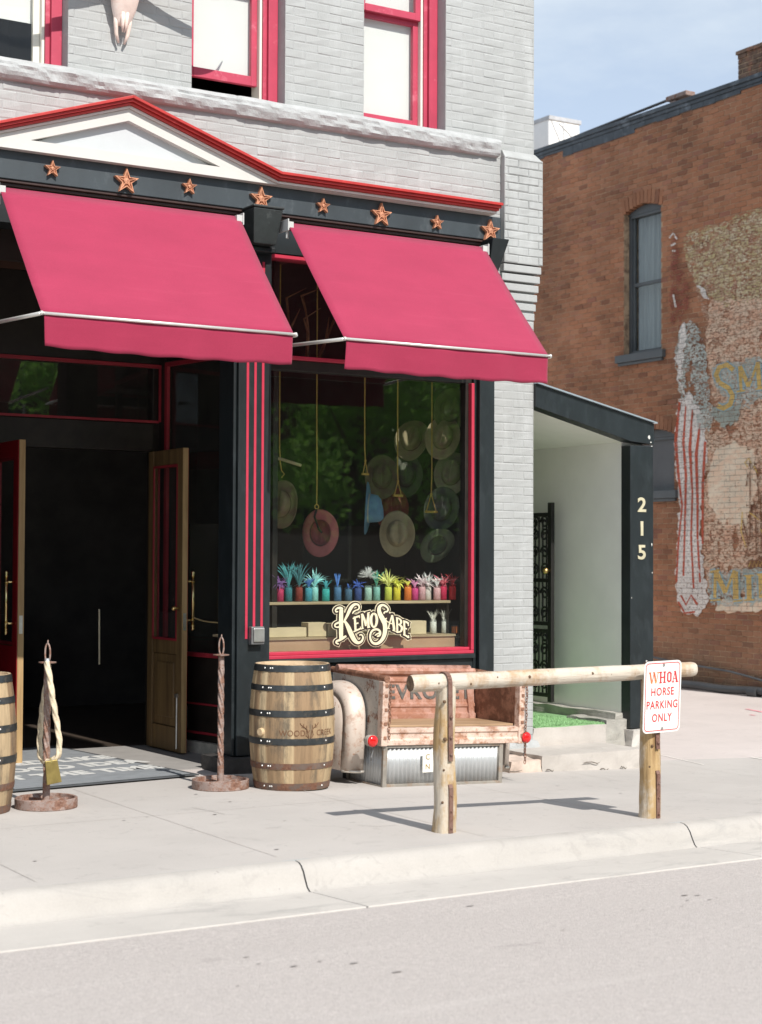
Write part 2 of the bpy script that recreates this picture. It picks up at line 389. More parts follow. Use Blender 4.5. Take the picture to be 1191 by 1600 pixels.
# ================================================================== GREY SHOP BUILDING
WY = 11.32                                       # brick face
shop = thing('shop_building', (5, 11.32, 0), 'two storey grey painted brick shop with red trim and a charcoal storefront', 'building')
XR = 8.477
def wallbricks(rects, holes, y, bl=.212, bh=.0672, joint=.0055, out=.0030, jit=.0016, axis='y', ragged=True, z0=0, u0=0):
    """brick faces as small chamfered blocks; returns MB. axis y: wall facing -Y; axis x: wall facing -X (u runs along Y)"""
    b = MB(); b.c = []
    for (ua, ub, za, zb) in rects:
        r0 = math.floor((za-z0)/bh); r1 = math.ceil((zb-z0)/bh)
        for r_ in range(r0, r1):
            zz0 = z0+r_*bh; off = (0 if r_ % 2 else -bl/2)
            k0_ = math.floor((ua-u0-off)/bl)-1; k1_ = math.ceil((ub-u0-off)/bl)+1
            for k in range(k0_, k1_):
                a0 = max(ua, u0+off+k*bl+joint/2); a1 = min(ub, u0+off+(k+1)*bl-joint/2)
                c0 = max(za, zz0+joint/2); c1 = min(zb, zz0+bh-joint/2)
                spans = [(a0, a1)]
                for (ha, hb, hza, hzb) in holes:
                    if c1 > hza and c0 < hzb:
                        ns = []
                        for (p, q) in spans:
                            if q <= ha or p >= hb: ns.append((p, q)); continue
                            if p < ha: ns.append((p, ha))
                            if q > hb: ns.append((hb, q))
                        spans = ns
                for (p, q) in spans:
                    if q-p < .02 or c1-c0 < .01: continue
                    d = out+random.uniform(-jit, jit); ch = .005+random.uniform(0, .003)
                    w = [random.uniform(-.0025, .0025) for _ in range(4)]
                    sk = random.uniform(-.0015, .0015)
                    yb = y; yf = y-d
                    base = [(p-.002, c0-.002), (q+.002, c0-.002), (q+.002, c1+.002), (p-.002, c1+.002)]
                    w = [q_*1.5 for q_ in w]; fr = [(p+ch, c0+ch+w[0]), (q-ch, c0+ch+w[1]), (q-ch, c1-ch*.8+w[2]), (p+ch, c1-ch*.8+w[3])]
                    i = len(b.v)
                    if axis == 'y':
                        b.v += [(u, yb, z) for u, z in base]+[(u, yf+sk*(1 if j % 2 else -1), z) for j, (u, z) in enumerate(fr)]
                    else:
                        b.v += [(yb, u, z) for u, z in base]+[(yf+sk*(1 if j % 2 else -1), u, z) for j, (u, z) in enumerate(fr)]
                    b.f += [(i+4, i+5, i+6, i+7), (i, i+1, i+5, i+4), (i+1, i+2, i+6, i+5), (i+2, i+3, i+7, i+6), (i+3, i, i+4, i+7)]
                    t = random.random(); t2 = random.random(); b.c += [(t, t2, random.random())]*8
    return b
def boxes_around(b, x0, x1, z0, z1, holes, y0, y1):
    """solid wall between y0,y1 with rectangular holes (same z range per column strip)"""
    cuts = sorted({x0, x1, *[h[0] for h in holes], *[h[1] for h in holes]})
    cuts = [c for c in cuts if x0 <= c <= x1]
    for i in range(len(cuts)-1):
        xa, xb = cuts[i], cuts[i+1]; xm = (xa+xb)/2; zc = z0
        for h in sorted([h for h in holes if h[0] < xm < h[1]], key=lambda h: h[2]):
            if h[2] > zc: b.box(xa, xb, y0, y1, zc, h[2])
            zc = max(zc, h[3])
        if zc < z1: b.box(xa, xb, y0, y1, zc, z1)
    return b
ZB = 5.135                                       # top of the stone band / window sills
ZT = 7.35
w_open = [(3.46, 4.30, ZB, ZT), (5.275, 6.075, ZB, ZT), (6.785, 7.575, ZB, ZT)]
w_open = [(a, b_, ZB, 7.1) for a, b_, _, _ in w_open]
far = [(1.60, 2.44, ZB, 7.1)]
holes = w_open+far
b = MB()
boxes_around(b, -4, XR-.012, 4.2, 8.6, holes, WY+.002, WY+.30)
b.box(8.052, XR-.012, WY+.002, WY+.30, -.3, 4.2)
b.box(XR-.30, XR-.012, WY+.30, 22, -.3, 8.6)     # side wall
b.box(-4, XR-.3, 21.7, 22, -.3, 8.6); b.box(-4.3, -4, WY, 22, -.3, 8.6)
b.box(-4, XR-.3, WY+.3, 21.7, 8.3, 8.5)          # roof slab
b.build('wall', grey_mortar, shop)
bw = wallbricks([(-1, XR, 4.47, 8.6), (8.052, XR, .02, 4.47)], holes, WY+.002)
bw.build('brick_face', grey_paint, shop)
sb = wallbricks([(WY, 14.6, -.1, 8.5)], [], XR-.012, axis='x')
sb.v = [(2*(XR-.012)-x, y, z) for x, y, z in sb.v]
sb.build('side_brick_face', grey_paint, shop)
# base stone of the pier
rk = MB()
def rock(b, x0, x1, y0, y1, z0, z1, amp=.02, n=(7, 5, 5), seed=0):
    nx, ny, nz = n
    def P(i, j, k):
        p = Vector((x0+(x1-x0)*i/nx, y0+(y1-y0)*j/ny, z0+(z1-z0)*k/nz)); q = p*9+Vector((seed, seed*2, 0))
        return p+Vector((noise.noise(q), noise.noise(q+Vector((7, 3, 1))), noise.noise(q+Vector((2, 9, 5)))*.6))*amp*1.6
    def face(fn, a_, b_):
        i0 = len(b.v)
        for u in range(a_+1):
            for v in range(b_+1): b.v.append(tuple(fn(u, v)))
        for u in range(a_):
            for v in range(b_): k = i0+u*(b_+1)+v; b.f.append((k, k+1, k+b_+2, k+b_+1))
    face(lambda u, v: P(u, 0, v), nx, nz); face(lambda u, v: P(u, ny, v), nx, nz)
    face(lambda u, v: P(0, u, v), ny, nz); face(lambda u, v: P(nx, u, v), ny, nz)
    face(lambda u, v: P(u, v, nz), nx, ny); face(lambda u, v: P(u, v, 0), nx, ny)
rock(rk, 8.02, XR+.025, 11.27, 11.6, -.28, .10, .022, (14, 8, 8))
rk.build('base_stone', stone_grey, shop)

# stone band: rough rock face
b = MB(); NX = 420; x0, x1 = -1, 8.09
prof = [(5.137, 0.0), (5.132, .045), (5.115, .075), (5.095, .085), (5.075, .09), (5.055, .09), (5.03, .085), (5.005, .078), (4.985, .06), (4.978, 0.0)]
i0 = len(b.v)
for i in range(NX+1):
    X = x0+(x1-x0)*i/NX
    seg = X/1.13; js = abs(seg-round(seg))*1.13
    for j, (z, o) in enumerate(prof):
        k = 1 if 0 < j < 9 else 0
        wx = X+.05*noise.noise(Vector((X*5, z*30, 8))); q = Vector((wx*3.5, z*14, 1.7)); vd = noise.voronoi(Vector((wx*5, z*16, 1.3)))[0]; a = (vd[1]-vd[0])*1.3-.35+.5*noise.noise(q*2.6); cell = noise.cell(Vector((wx*5+z*6, z*18, 4)))
        d = o-.012+k*(.015*a+.006*(cell-.5))*(1 if j > 3 else .12) - (k*.012 if js < .010 else 0)
        b.v.append((X, WY-max(d, 0)*1.0, z+k*.008*noise.noise(q+Vector((3, 3, 3)))))
n_ = len(prof)
for i in range(NX):
    for j in range(n_-1): k = i0+i*n_+j; b.f.append((k, k+1, k+n_+1, k+n_))
b.poly([b.v[i0+j] for j in range(n_)]); b.poly([b.v[i0+NX*n_+j] for j in range(n_)])
b.build('stone_band', stone_grey, shop)

# corner pilaster swelling out on corbelled courses
cp = wallbricks([(8.128, XR+.046, 4.10, 4.99)], [], WY-.063, out=.005, jit=.003)
cb = MB(); cb.box(8.130, XR+.042, WY-.061, WY+.0, 4.10, 4.99); cb.box(XR-.01, XR+.042, WY+.0, 12.2, 4.10, 4.99)
cb.hexa([(8.128, WY-.066, 4.988), (XR+.045, WY-.066, 4.988), (XR+.045, 12.2, 4.988), (8.128, WY+.05, 4.988), (8.135, WY-.012, 5.055), (XR+.004, WY-.012, 5.055), (XR+.004, 12.2, 5.055), (8.135, WY+.05, 5.055)])
for k in range(6):
    zz = 4.093-k*.0672*1.16; o = .066*(1-(k+1)/6.6); ex = .045*(1-(k+1)/6.6)
    cb.box(8.062+.062*(1-k/6), XR+ex, WY-o-.004, WY+.001, zz-.066, zz-.006); cb.box(XR-.01, XR+ex, WY+.001, 12.2, zz-.066, zz-.006)
cb.build('corbelled_corner', grey_paint, shop, bevel=.006)
cp.build('corner_brick_face', grey_paint, shop)

# upper windows
def upper_window(x0, x1, low='gap', blind_z=None):
    z0, z1 = ZB+.002, 7.098; Y = WY+.125
    c = MB(); w = .082
    c.box(x0, x0+.055, Y, Y+.20, z0, z1); c.box(x1-w, x1, Y, Y+.20, z0, z1); c.box(x0+.0555, x1-w-.0005, Y, Y+.20, z1-.1, z1)
    c.box(x1-w-.035, x1-w, Y+.03, Y+.20, z0, z1-.1); c.box(x0+.0555, x0+.062, Y+.03, Y+.20, z0, z1-.101)
    c.box(x0+.0625, x1-w-.0355, Y+.012, Y+.20, z0, z0+.028)
    win = c.build('window', pink, shop, bevel=.006)
    a, b_ = x0+.064, x1-w-.037
    t = MB(); t.box(b_-.020, b_, Y+.045, Y+.18, z0+.028, z1-.1); t.box(a+.001, b_-.021, Y+.03, Y+.18, z0+.03, z0+.042)
    t.build('casing_strip', linen, win)
    a += .001; b_ -= .021; mid = 6.10
    s = MB(); lo = z0+(.165 if low == 'gap' else .03); smat = linen if low == 'pale' else pink
    sw = .05
    s.box(a, a+sw, Y+.085, Y+.125, lo, mid-.02); s.box(b_-sw, b_, Y+.085, Y+.125, lo, mid-.02); s.box(a+sw, b_-sw, Y+.085, Y+.125, lo, lo+(.075 if low != 'pale' else .03)); s.box(a+sw, b_-sw, Y+.087, Y+.125, mid-.07, mid-.022)
    s.build('lower_sash', smat, win, bevel=.004)
    u = MB(); u.box(a, a+sw, Y+.045, Y+.083, mid-.03, z1-.1); u.box(b_-sw, b_, Y+.045, Y+.083, mid-.03, z1-.1); u.box(a+sw, b_-sw, Y+.043, Y+.083, mid-.03, mid+.03)
    u.build('upper_sash', pink, win, bevel=.004)
    g = MB(); g.box(a+sw-.004, b_-sw+.004, Y+.100, Y+.103, lo+.02, mid-.05); g.box(a+sw-.004, b_-sw+.004, Y+.062, Y+.065, mid+.02, z1-.11)
    g.build('pane', glass_plain, win)
    bl = MB(); bz = blind_z or (lo+.06); n_ = 12
    bl.box(a+.005, b_-.005, Y+.146, Y+.149, bz, z1-.12)
    bl.build('blind', blind_m, win)
    rm = MB(); rm.box(x0-.1, x1+.1, WY+1.6, WY+1.65, z0-.1, z1+.1); rm.box(x0-.15, x0-.1, WY+.31, WY+1.65, z0-.1, z1+.1); rm.box(x1+.1, x1+.15, WY+.31, WY+1.65, z0-.1, z1+.1); rm.box(x0-.15, x1+.15, WY+.31, WY+1.65, z0-.12, z0-.07); rm.box(x0-.15, x1+.15, WY+.31, WY+1.65, z1+.1, z1+.15)
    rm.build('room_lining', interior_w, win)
    return win
upper_window(*w_open[0][:2], low='pale', blind_z=5.50)
upper_window(*w_open[1][:2], low='gap')
upper_window(*w_open[2][:2], low='shut')
upper_window(*far[0][:2], low='shut')
cd = thing('candle', (3.80, 11.75, 5.14), 'slim cream candle standing inside the open upper left window', 'candle')
MB().tube([(3.80, 11.75, 5.21), (3.80, 11.75, 5.34), (3.80, 11.75, 5.41)], [.016, .014, .004], 10).build('wax_stick', M('candle_wax', (.7, .62, .42), .6), cd, smooth=True)
MB().lathe([(.03, 5.05), (.03, 5.08), (.012, 5.10), (.012, 5.18), (.022, 5.21)], (3.80, 11.75, 0), 14).build('candle_holder', M('teal_metal', (.04, .12, .12), .4), cd, smooth=True)

# pediment, cornice and frieze
YP = 11.24
apex = gy(206.5, 150, 11.12); foot = gy(438, 269, 11.12)
AX = 4.80
zA, zF, xF = apex.z, foot.z, foot.x
slope = (zA-zF)/(xF-apex.x); xL = 2*apex.x-xF
fz1 = 4.462; fz0 = 4.262; XE = gy(787, 320, 11.085).x
def outline(dz, xe): return [(-1, zF-dz), (xL, zF-dz), (apex.x, zA-dz), (xF, zF-dz), (xe, zF-dz)]
def band(d0, d1, y0, y1, xe, name, mat, bev=0):
    b = MB(); o0, o1 = outline(d0, xe), outline(d1, xe)
    for i in range(4):
        P = [(o1[i][0], y0, o1[i][1]), (o1[i+1][0], y0, o1[i+1][1]), (o0[i+1][0], y0, o0[i+1][1]), (o0[i][0], y0, o0[i][1])]
        b.prism(P, (0, y1-y0, 0))
    return b.build(name, mat, shop, bevel=bev)
band(0, .022, 11.085, WY-.001, XE, 'cornice_cap', red, .003)
band(.0235, .041, 11.105, WY-.001, XE-.006, 'cornice', red)
band(.0425, .060, 11.125, WY-.001, XE-.012, 'cornice', red, .003)
band(.0615, .080, 11.150, WY-.001, XE-.018, 'cornice_bed_moulding', white_trim, .003)
# raking white fascia ring and base board around the grey panel
YW = 11.175
b = MB(); o = outline(.082, XE-.025)
inner_ap = gy(202, 179, YW); inL = gy(43, 208, YW); inR = gy(347, 250, YW)
zi = fz1+.075; ti = zA-.082-.085
xr_ = apex.x+(ti-zi)/slope; xl_ = apex.x-(ti-zi)/slope
D = 11.30-YW
zz_ = zF-.082; b.box(-1, xL, YW, YW+D, fz1, zz_); b.box(xF, XE-.025, YW, YW+D, fz1, zz_)
b.prism([(xL, YW, fz1), (xF, YW, fz1), (xF, YW, zz_), (xr_, YW, zi), (xl_, YW, zi), (xL, YW, zz_)], (0, D, 0))
b.prism([(xF, YW, zF-.082), (xr_, YW, zi), (apex.x, YW, ti), (apex.x, YW, zA-.082)], (0, D, 0))
b.prism([(xL, YW, zF-.082), (xl_, YW, zi), (apex.x, YW, ti), (apex.x, YW, zA-.082)], (0, D, 0))
b.build('pediment_fascia', white_trim, shop)
MB().prism([(xl_-.05, 11.23, zi-.03), (xr_+.05, 11.23, zi-.03), (apex.x, 11.23, ti+.03)], (0, .05, 0)).build('pediment_panel', tymp, shop)
MB().box(-1, 8.075, YP, WY, fz0, fz1-.001).build('frieze', frieze_m, shop, bevel=.004)
b = MB(); b.box(-1, 8.06, YP+.012, WY, fz0-.022, fz0-.001); b.box(-1, 8.055, YP+.035, WY, fz0-.045, fz0-.023); b.box(-1, 8.05, YP+.055, WY, fz0-.085, fz0-.046)
b.build('frieze_moulding', M('dark_brown_moulding', (.045, .02, .016), .5, var=.3), shop, bevel=.004)
MB().box(-1, 8.05, WY, WY+.30, 3.97, 4.199).build('lintel', blackp, shop)

# storefront posts
def stripes(xs_, y, z0, z1, parent, w=.020):
    for X in xs_:
        MB().box(X-w/2, X+w/2, y-.004, y+.002, z0, z1).build('red_stripe', red_stripe, parent)
red_stripe = M('bright_rose_stripe', (.47, .03, .065), .45, var=.08, scale=12)
def column(x0, x1, vis=True):
    c = MB(); c.box(x0, x1, 11.285, 11.56, .115, 3.97); c.box(x0-.03, x0-.002, 11.31, 11.56, .115, 3.97); col = c.build('column', blackp, shop, bevel=.008)
    xs_ = [x0+.075, x0+.140, x0+.205]
    stripes(xs_, 11.285, 1.0, 3.88, col)
    p = MB(); rock(p, x0-.14, x1+.02, 11.20, 11.6, -.1, .112, .006, (10, 8, 4), 5); p.build('plinth', M('dark_plinth_stone', (.045, .042, .040), .7, var=.3, scale=12, bs=.4), col)
    k = MB(); cx = (x0+x1)/2-.01
    k.hexa([(cx-.095, 11.12, 3.985), (cx+.095, 11.12, 3.985), (cx+.095, 11.28, 3.985), (cx-.095, 11.28, 3.985), (cx-.125, 11.06, 4.245), (cx+.125, 11.06, 4.245), (cx+.125, 11.28, 4.245), (cx-.125, 11.28, 4.245)])
    k.box(cx-.132, cx+.132, 11.05, 11.28, 4.247, 4.266)
    k.build('capital', M('worn_black_iron', (.02, .024, .024), .5, var=.3, scale=9, col2=(.06, .068, .066), cov=.34, c2scale=13), col, bevel=.008)
    n_ = MB(); n_.prism([(x0+.01, 11.20, 3.94), (x1-.01, 11.20, 3.94), (x1-.01, 11.20, 3.984), (x0+.01, 11.20, 3.984)], (0, .08, 0)); n_.build('necking', blackp, col, bevel=.01)
    return col
column(5.672, 5.950); column(3.30, 3.578)
b = MB(); b.box(7.900, 8.050, 11.285, WY+.2, -.2, 3.97); b.box(7.872, 7.899, 11.33, WY+.2, .02, 3.97)
rp = b.build('end_pilaster', blackp, shop, bevel=.006)
MB().hexa([(7.92, 11.2, 3.96), (8.01, 11.2, 3.96), (8.01, 11.284, 3.96), (7.92, 11.284, 3.96), (7.90, 11.10, 4.255), (8.065, 11.10, 4.255), (8.065, 11.284, 4.255), (7.90, 11.284, 4.255)]).build('end_bracket', blackp, rp, bevel=.006)

# shop window
fw_ = MB(); GY = 11.40
fw_.box(5.952, 7.870, 11.335, 11.50, -.05, .795)               # bulkhead
wn = fw_.build('shop_window', blackp, shop, bevel=.004)
b = MB(); b.box(5.952, 7.874, 11.30, 11.47, .797, .835); b.box(5.99, 7.82, 11.322, 11.334, .10, .70); b.build('sill', blackp, wn, bevel=.005)
b = MB(); b.box(5.952, 7.868, 11.315, 11.45, .836, .862); b.box(5.952, 7.838, 11.335, 11.45, .863, .888); b.box(7.839, 7.868, 11.315, 11.42, .863, 3.07); b.box(5.952, 7.868, 11.33, 11.45, 3.155, 3.185); b.box(5.952, 7.868, 11.33, 11.45, 3.93, 3.965)
b.build('red_frame', red_stripe, wn, bevel=.004)
b = MB(); b.box(5.952, 7.87, 11.36, 11.47, 3.072, 3.153); b.box(7.805, 7.838, 11.36, 11.43, .889, 3.07); b.box(5.952, 5.97, 11.36, 11.43, .889, 3.93); b.box(7.84, 7.87, 11.36, 11.43, 3.186, 3.93)
b.build('inner_frame', darkwood, wn, bevel=.003)
MB().box(5.970, 7.806, GY, GY+.006, .885, 3.074).build('pane', glass, wn)
MB().box(5.970, 7.842, GY, GY+.006, 3.183, 3.932).build('transom_pane', glass, wn)

# recessed entrance: splayed side, door frame, transom
DY = 13.15
A = Vector((5.855, DY, 0)); B = Vector((6.12, 11.57, 0)); dAB = (B-A); LAB = dAB.length; TS = frame4(A, dAB, (0, 0, 1))   # x along wall, y up, z out of wall

def SB(b, u0, u1, v0, v1, w0, w1):               # box in the splayed wall's own axes; w positive towards the doorway
    sgn = -1 if TS.col[2].x > 0 else 1
    return b.box(u0, u1, v0, v1, min(w0*sgn, w1*sgn), max(w0*sgn, w1*sgn), T=TS)
sw_ = MB(); SB(sw_, 0, LAB, 0, .80, -.05, 0); SB(sw_, 0, .10, .80, 3.97, -.05, .01); SB(sw_, LAB-.1, LAB, .80, 3.97, -.05, 0); SB(sw_, .1, LAB-.1, 3.30, 3.40, -.05, 0); SB(sw_, .1, LAB-.1, 3.85, 3.97, -.05, 0)
ret = sw_.build('entrance_side_window', darkwood, shop, bevel=.003)
b = MB(); SB(b, .10, .135, .80, 3.28, -.01, .02); SB(b, .135, LAB-.1, 3.245, 3.28, -.01, .02); SB(b, .1, LAB-.1, .795, .83, -.01, .03)
SB(b, .1, LAB-.1, .40, .415, 0, .01); SB(b, .1, LAB-.1, .16, .18, 0, .012); SB(b, .1, .115, .18, .40, 0, .01)
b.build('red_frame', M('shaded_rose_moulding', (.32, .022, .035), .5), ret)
b = MB(); SB(b, .1, LAB-.1, .83, 3.3, -.03, -.024); b.build('pane', glass, ret)
b = MB(); SB(b, 0, LAB-.2, -.02, .10, 0, .05); b.build('base_board', M('pale_worn_board', (.45, .42, .36), .7, var=.25, scale=12), ret)
b = MB()
for k in range(9): SB(b, .22+k*.028, .232+k*.028, .19, .38, .002, .008)
b.build('vent_grille', M('grey_vent', (.12, .12, .11), .5), ret)
# far side of the recess (mirror side), header, door frame
A2 = Vector((4.345, DY, 0)); B2 = Vector((3.64, 11.57, 0)); b = MB()
b.prism([(A2.x, A2.y, 0), (B2.x, B2.y, 0), (B2.x-.06, B2.y, 0), (A2.x-.06, A2.y, 0)], (0, 0, 3.97)); b.box(3.58, 3.64, 11.52, 11.57, 0, 3.97)
b.build('entrance_side_wall', darkwood, shop)
b = MB(); b.box(4.30, 4.415, DY, DY+.12, 0, 3.3); b.box(5.79, 5.90, DY, DY+.12, 0, 3.3); b.box(4.415, 5.79, DY-.02, DY+.12, 2.52, 2.76); b.box(4.3, 5.9, DY-.02, DY+.12, 3.27, 3.97)
df = b.build('door_frame', darkwood, shop, bevel=.005)
b = MB(); b.box(4.42, 5.86, DY-.035, DY-.001, 3.235, 3.265); b.box(5.832, 5.86, DY-.035, DY-.021, 2.775, 3.234); b.box(4.42, 5.83, DY-.035, DY-.021, 2.765, 2.785)
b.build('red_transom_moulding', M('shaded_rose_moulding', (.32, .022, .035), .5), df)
MB().box(4.415, 5.79, DY+.03, DY+.036, 2.76, 3.27).build('transom_pane', glass, df)
b = MB(); b.box(3.5, 6.3, 11.57, DY+.12, 3.971, 4.02); b.build('entrance_ceiling', M('brown_board_ceiling', (.10, .045, .03), .7, var=.3, scale=5, stretch=(.2, 3, 1)), shop)
b = MB(); b.box(3.5, 5.672, 11.57, 11.62, 3.75, 3.97); b.build('entrance_beam', darkwood, shop)

# doors, both swung out square to the front
def door(xh, free_y, hinge_y, z1, thick, side):
    """leaf in the YZ plane at x=xh; thickness along x"""
    x0, x1 = xh, xh+thick; st = .10
    b = MB(); b.box(x0, x1, free_y, free_y+st, .02, z1); b.box(x0, x1, hinge_y-st, hinge_y, .02, z1)
    b.box(x0+.003, x1-.003, free_y+st, hinge_y-st, .02, .22); b.box(x0+.003, x1-.003, free_y+st, hinge_y-st, .82, .93); b.box(x0+.003, x1-.003, free_y+st, hinge_y-st, z1-.13, z1)
    d = b.build('door', door_wood, shop, bevel=.005)
    MB().box(x0+.002, x1-.002, free_y-.0025, free_y-.0003, .022, z1-.002).build('sunlit_bare_edge', door_edge, d)  # thin strip added to carry the sunlit edge tone
    p = MB(); p.box(x0+.014, x1-.014, free_y+st, hinge_y-st, .22, .82); p.box(x0+.004, x1-.004, free_y+st+.07, hinge_y-st-.07, .29, .75); p.build('lower_panel', door_wood, d, bevel=.012)
    MB().box((x0+x1)/2-.003, (x0+x1)/2+.003, free_y+st, hinge_y-st, .93, z1-.13).build('pane', glass, d)
    ox = x1 if side > 0 else x0; s = side
    r_ = MB(); e = .004
    a0, a1 = sorted((ox+s*.0005, ox+s*e))
    r_.box(a0, a1, free_y+.004, free_y+st-.004, .024, z1-.004); r_.box(a0, a1, hinge_y-st+.004, hinge_y-.004, .024, z1-.004); r_.box(a0, a1, free_y+st-.004, hinge_y-st+.004, .024, .92); r_.box(a0, a1, free_y+st-.004, hinge_y-st+.004, z1-.13, z1-.004)
    r_.build('red_outer_face', M('deep_red_door_paint', (.40, .012, .022), .35, var=.12, scale=6), d)
    m_ = MB(); g0 = free_y+st; g1 = hinge_y-st
    for q in (x0-.002, x1-.008): m_.box(q, q+.010, g0, g0+.018, .93, z1-.13); m_.box(q, q+.010, g1-.018, g1, .93, z1-.13); m_.box(q, q+.010, g0+.018, g1-.018, .93, .948); m_.box(q, q+.010, g0+.018, g1-.018, z1-.148, z1-.13)
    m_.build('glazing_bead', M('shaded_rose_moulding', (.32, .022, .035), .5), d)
    h = MB(); hx = ox+s*.075; hy = free_y+.055
    h.tube([(hx, hy, 1.06), (hx, hy, 1.46)], .013, 12)
    for z in (1.10, 1.42): h.tube([(ox, hy, z), (hx, hy, z)], [.010, .009], 10); h.lathe([(.001, -.004), (.02, -.004), (.02, 0), (.001, .004)], (hx, hy, z), 10)
    for z, q in ((1.46, 1), (1.06, -1)): h.lathe([(.013, 0), (.019, q*.006), (.010, q*.016), (.017, q*.030), (.010, q*.045), (.002, q*.05)], (hx, hy, z), 12)
    h.build('pull_handle', M('bright_brass', (.80, .62, .30), .25, 1, var=.1), d, smooth=True)
    l = MB(); l.box(x0+.012, x1-.012, free_y-.005, free_y-.0028, 1.02, 1.16); l.build('latch_plate', steel, d)
    return d
d1 = door(5.742, 12.43, 13.12, 2.515, .050, 1)
d2 = door(4.355, 12.43, 13.12, 2.525, .052, -1)
for hz in (.35, .0):
    pass
b = MB(); b.tube([(5.735, 12.50, .05), (5.735, 12.50, .50)], .008, 8); b.box(5.722, 5.741, 12.485, 12.515, .47, .50); b.build('floor_bolt', steel, d1)
b = MB(); b.tube([(5.738, 12.47, 1.20), (5.70, 12.47, 1.20)], [.009, .008], 10); b.lathe([(.002, -.02), (.02, -.012), (.024, 0), (.02, .012), (.002, .02)], (5.69, 12.47, 1.20), 14); b.build('door_knob', brass, d1, smooth=True)

# floor, display floor and shop interior
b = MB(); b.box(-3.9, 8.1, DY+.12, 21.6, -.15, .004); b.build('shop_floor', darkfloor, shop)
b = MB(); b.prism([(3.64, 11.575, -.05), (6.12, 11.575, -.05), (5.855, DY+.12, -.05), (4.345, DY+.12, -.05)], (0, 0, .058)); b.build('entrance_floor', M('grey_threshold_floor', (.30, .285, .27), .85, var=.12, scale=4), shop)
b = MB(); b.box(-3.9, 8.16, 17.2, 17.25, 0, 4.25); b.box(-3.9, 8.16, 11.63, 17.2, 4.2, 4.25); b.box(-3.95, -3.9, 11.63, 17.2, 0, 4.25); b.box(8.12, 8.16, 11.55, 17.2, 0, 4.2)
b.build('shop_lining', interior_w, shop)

# passage beside: painted as its own thing further down

# ================================================================== THINGS FIXED TO OR HANGING ON THE FRONT
rust_star = rust_mat('orange_rusted_star', (.60, .27, .15), rust=(.42, .17, .09), cov=.45, sc=25, rough=.6)
star_lab = ['first small rusty star on the slate frieze from the left, under the pediment', 'large rusty star below the peak of the pediment',
            'small rusty star between the two large stars above the first awning', 'large rusty star right above the black capital of the striped column',
            'small rusty star just right of the capital, above the second awning', 'large rusty star over the middle of the second awning',
            'small rusty star between the two rightmost large stars', 'large rusty star at the far right end of the frieze']
for i, (px, py) in enumerate([(82, 264), (197.5, 283.5), (296, 292), (408, 311), (505, 322), (596, 336), (683, 348), (766, 361)]):
    c = gy(px, py, 11.22); R = (.082, .058)[i % 2 == 0]*1.05
    if i % 2: R = .098
    t = thing('barn_star', c, star_lab[i], 'metal star', 'rusty stars along the frieze')
    b = MB(); i0 = 0; yb = YP-.001; yr = 11.205; rim = R*.12
    pts = [(c.x+(R if k % 2 == 0 else R*.40)*math.sin(math.pi*k/5), c.z+(R if k % 2 == 0 else R*.40)*math.cos(math.pi*k/5)) for k in range(10)]
    inn = [(c.x+(x-c.x)*.80, c.z+(z-c.z)*.80) for x, z in pts]
    b.v += [(x, yb, z) for x, z in pts]+[(x, yr, z) for x, z in pts]+[(x, yr, z) for x, z in inn]+[(x, yr+.014, z) for x, z in inn]+[(c.x, yr+.012, c.z)]
    for k in range(10):
        q = (k+1) % 10
        b.f += [(k, q, 10+q, 10+k), (10+k, 10+q, 20+q, 20+k), (20+k, 20+q, 30+q, 30+k), (30+k, 30+q, 40)]
    b.build('star_plate', rust_star, t)
    rb = MB()
    for k in range(0, 10, 2): rb.tube([(c.x, yr+.006, c.z), (c.x+(inn[k][0]-c.x)*.95, yr+.004, c.z+(inn[k][1]-c.z)*.95)], [R*.07, R*.03], 6)
    rb.lathe([(R*.22, -.003), (R*.22, .004), (R*.1, .007)], (0, 0, 0), 12)
    n0 = len(rb.v)-36
    for j in range(n0, len(rb.v)): v = rb.v[j]; rb.v[j] = (c.x+v[0], yr+.004-v[2], c.z+v[1])
    rb.build('ribs', rust_star, t)

# longhorn skull above
bone = M('sun_bleached_bone', (.74, .60, .53), .6, var=.10, scale=14, bs=.3, bscale=60, col2=(.78, .70, .64), cov=.4)
sx, sz = gy(205, 64, 11.1).x, gy(205, 64, 11.1).z
sk = thing('longhorn_skull', (sx, 11.2, sz+.45), 'bleached longhorn skull with wide horns hung on the grey brick between the upper windows', 'skull')
b = MB(); rs = []
def sec(z, w, d, y, n=20, fl=.0): return [(sx+w*math.copysign(abs(math.cos(2*math.pi*k/n))**.8, math.cos(2*math.pi*k/n)), y+d*math.sin(2*math.pi*k/n), z+fl*abs(math.cos(2*math.pi*k/n))) for k in range(n)]
for dz, w, d, y in [(.15, .052, .022, 11.27), (.17, .062, .030, 11.265), (.22, .078, .042, 11.25), (.28, .100, .055, 11.235), (.35, .108, .064, 11.22), (.42, .130, .072, 11.21), (.47, .145, .076, 11.20), (.52, .125, .078, 11.20), (.58, .13, .075, 11.20), (.62, .11, .06, 11.21)]:
    rs.append(sec(sz+dz, w, d, y))
b.rings(rs); b.build('cranium', bone, sk, smooth=True, sub=1)
b = MB()
for s_ in (-1, 1):
    b.tube([(sx+s_*.056, 11.25, sz+.24), (sx+s_*.052, 11.262, sz+.16), (sx+s_*.044, 11.272, sz+.09), (sx+s_*.022, 11.28, sz+.03)], [.020, .018, .015, .009], 8)
    b.tube([(sx+s_*.016, 11.215, sz+.24), (sx+s_*.014, 11.225, sz+.15), (sx+s_*.007, 11.24, sz+.10)], [.018, .013, .005], 8)
b.build('nasal_bone', bone, sk, smooth=True)
b = MB()
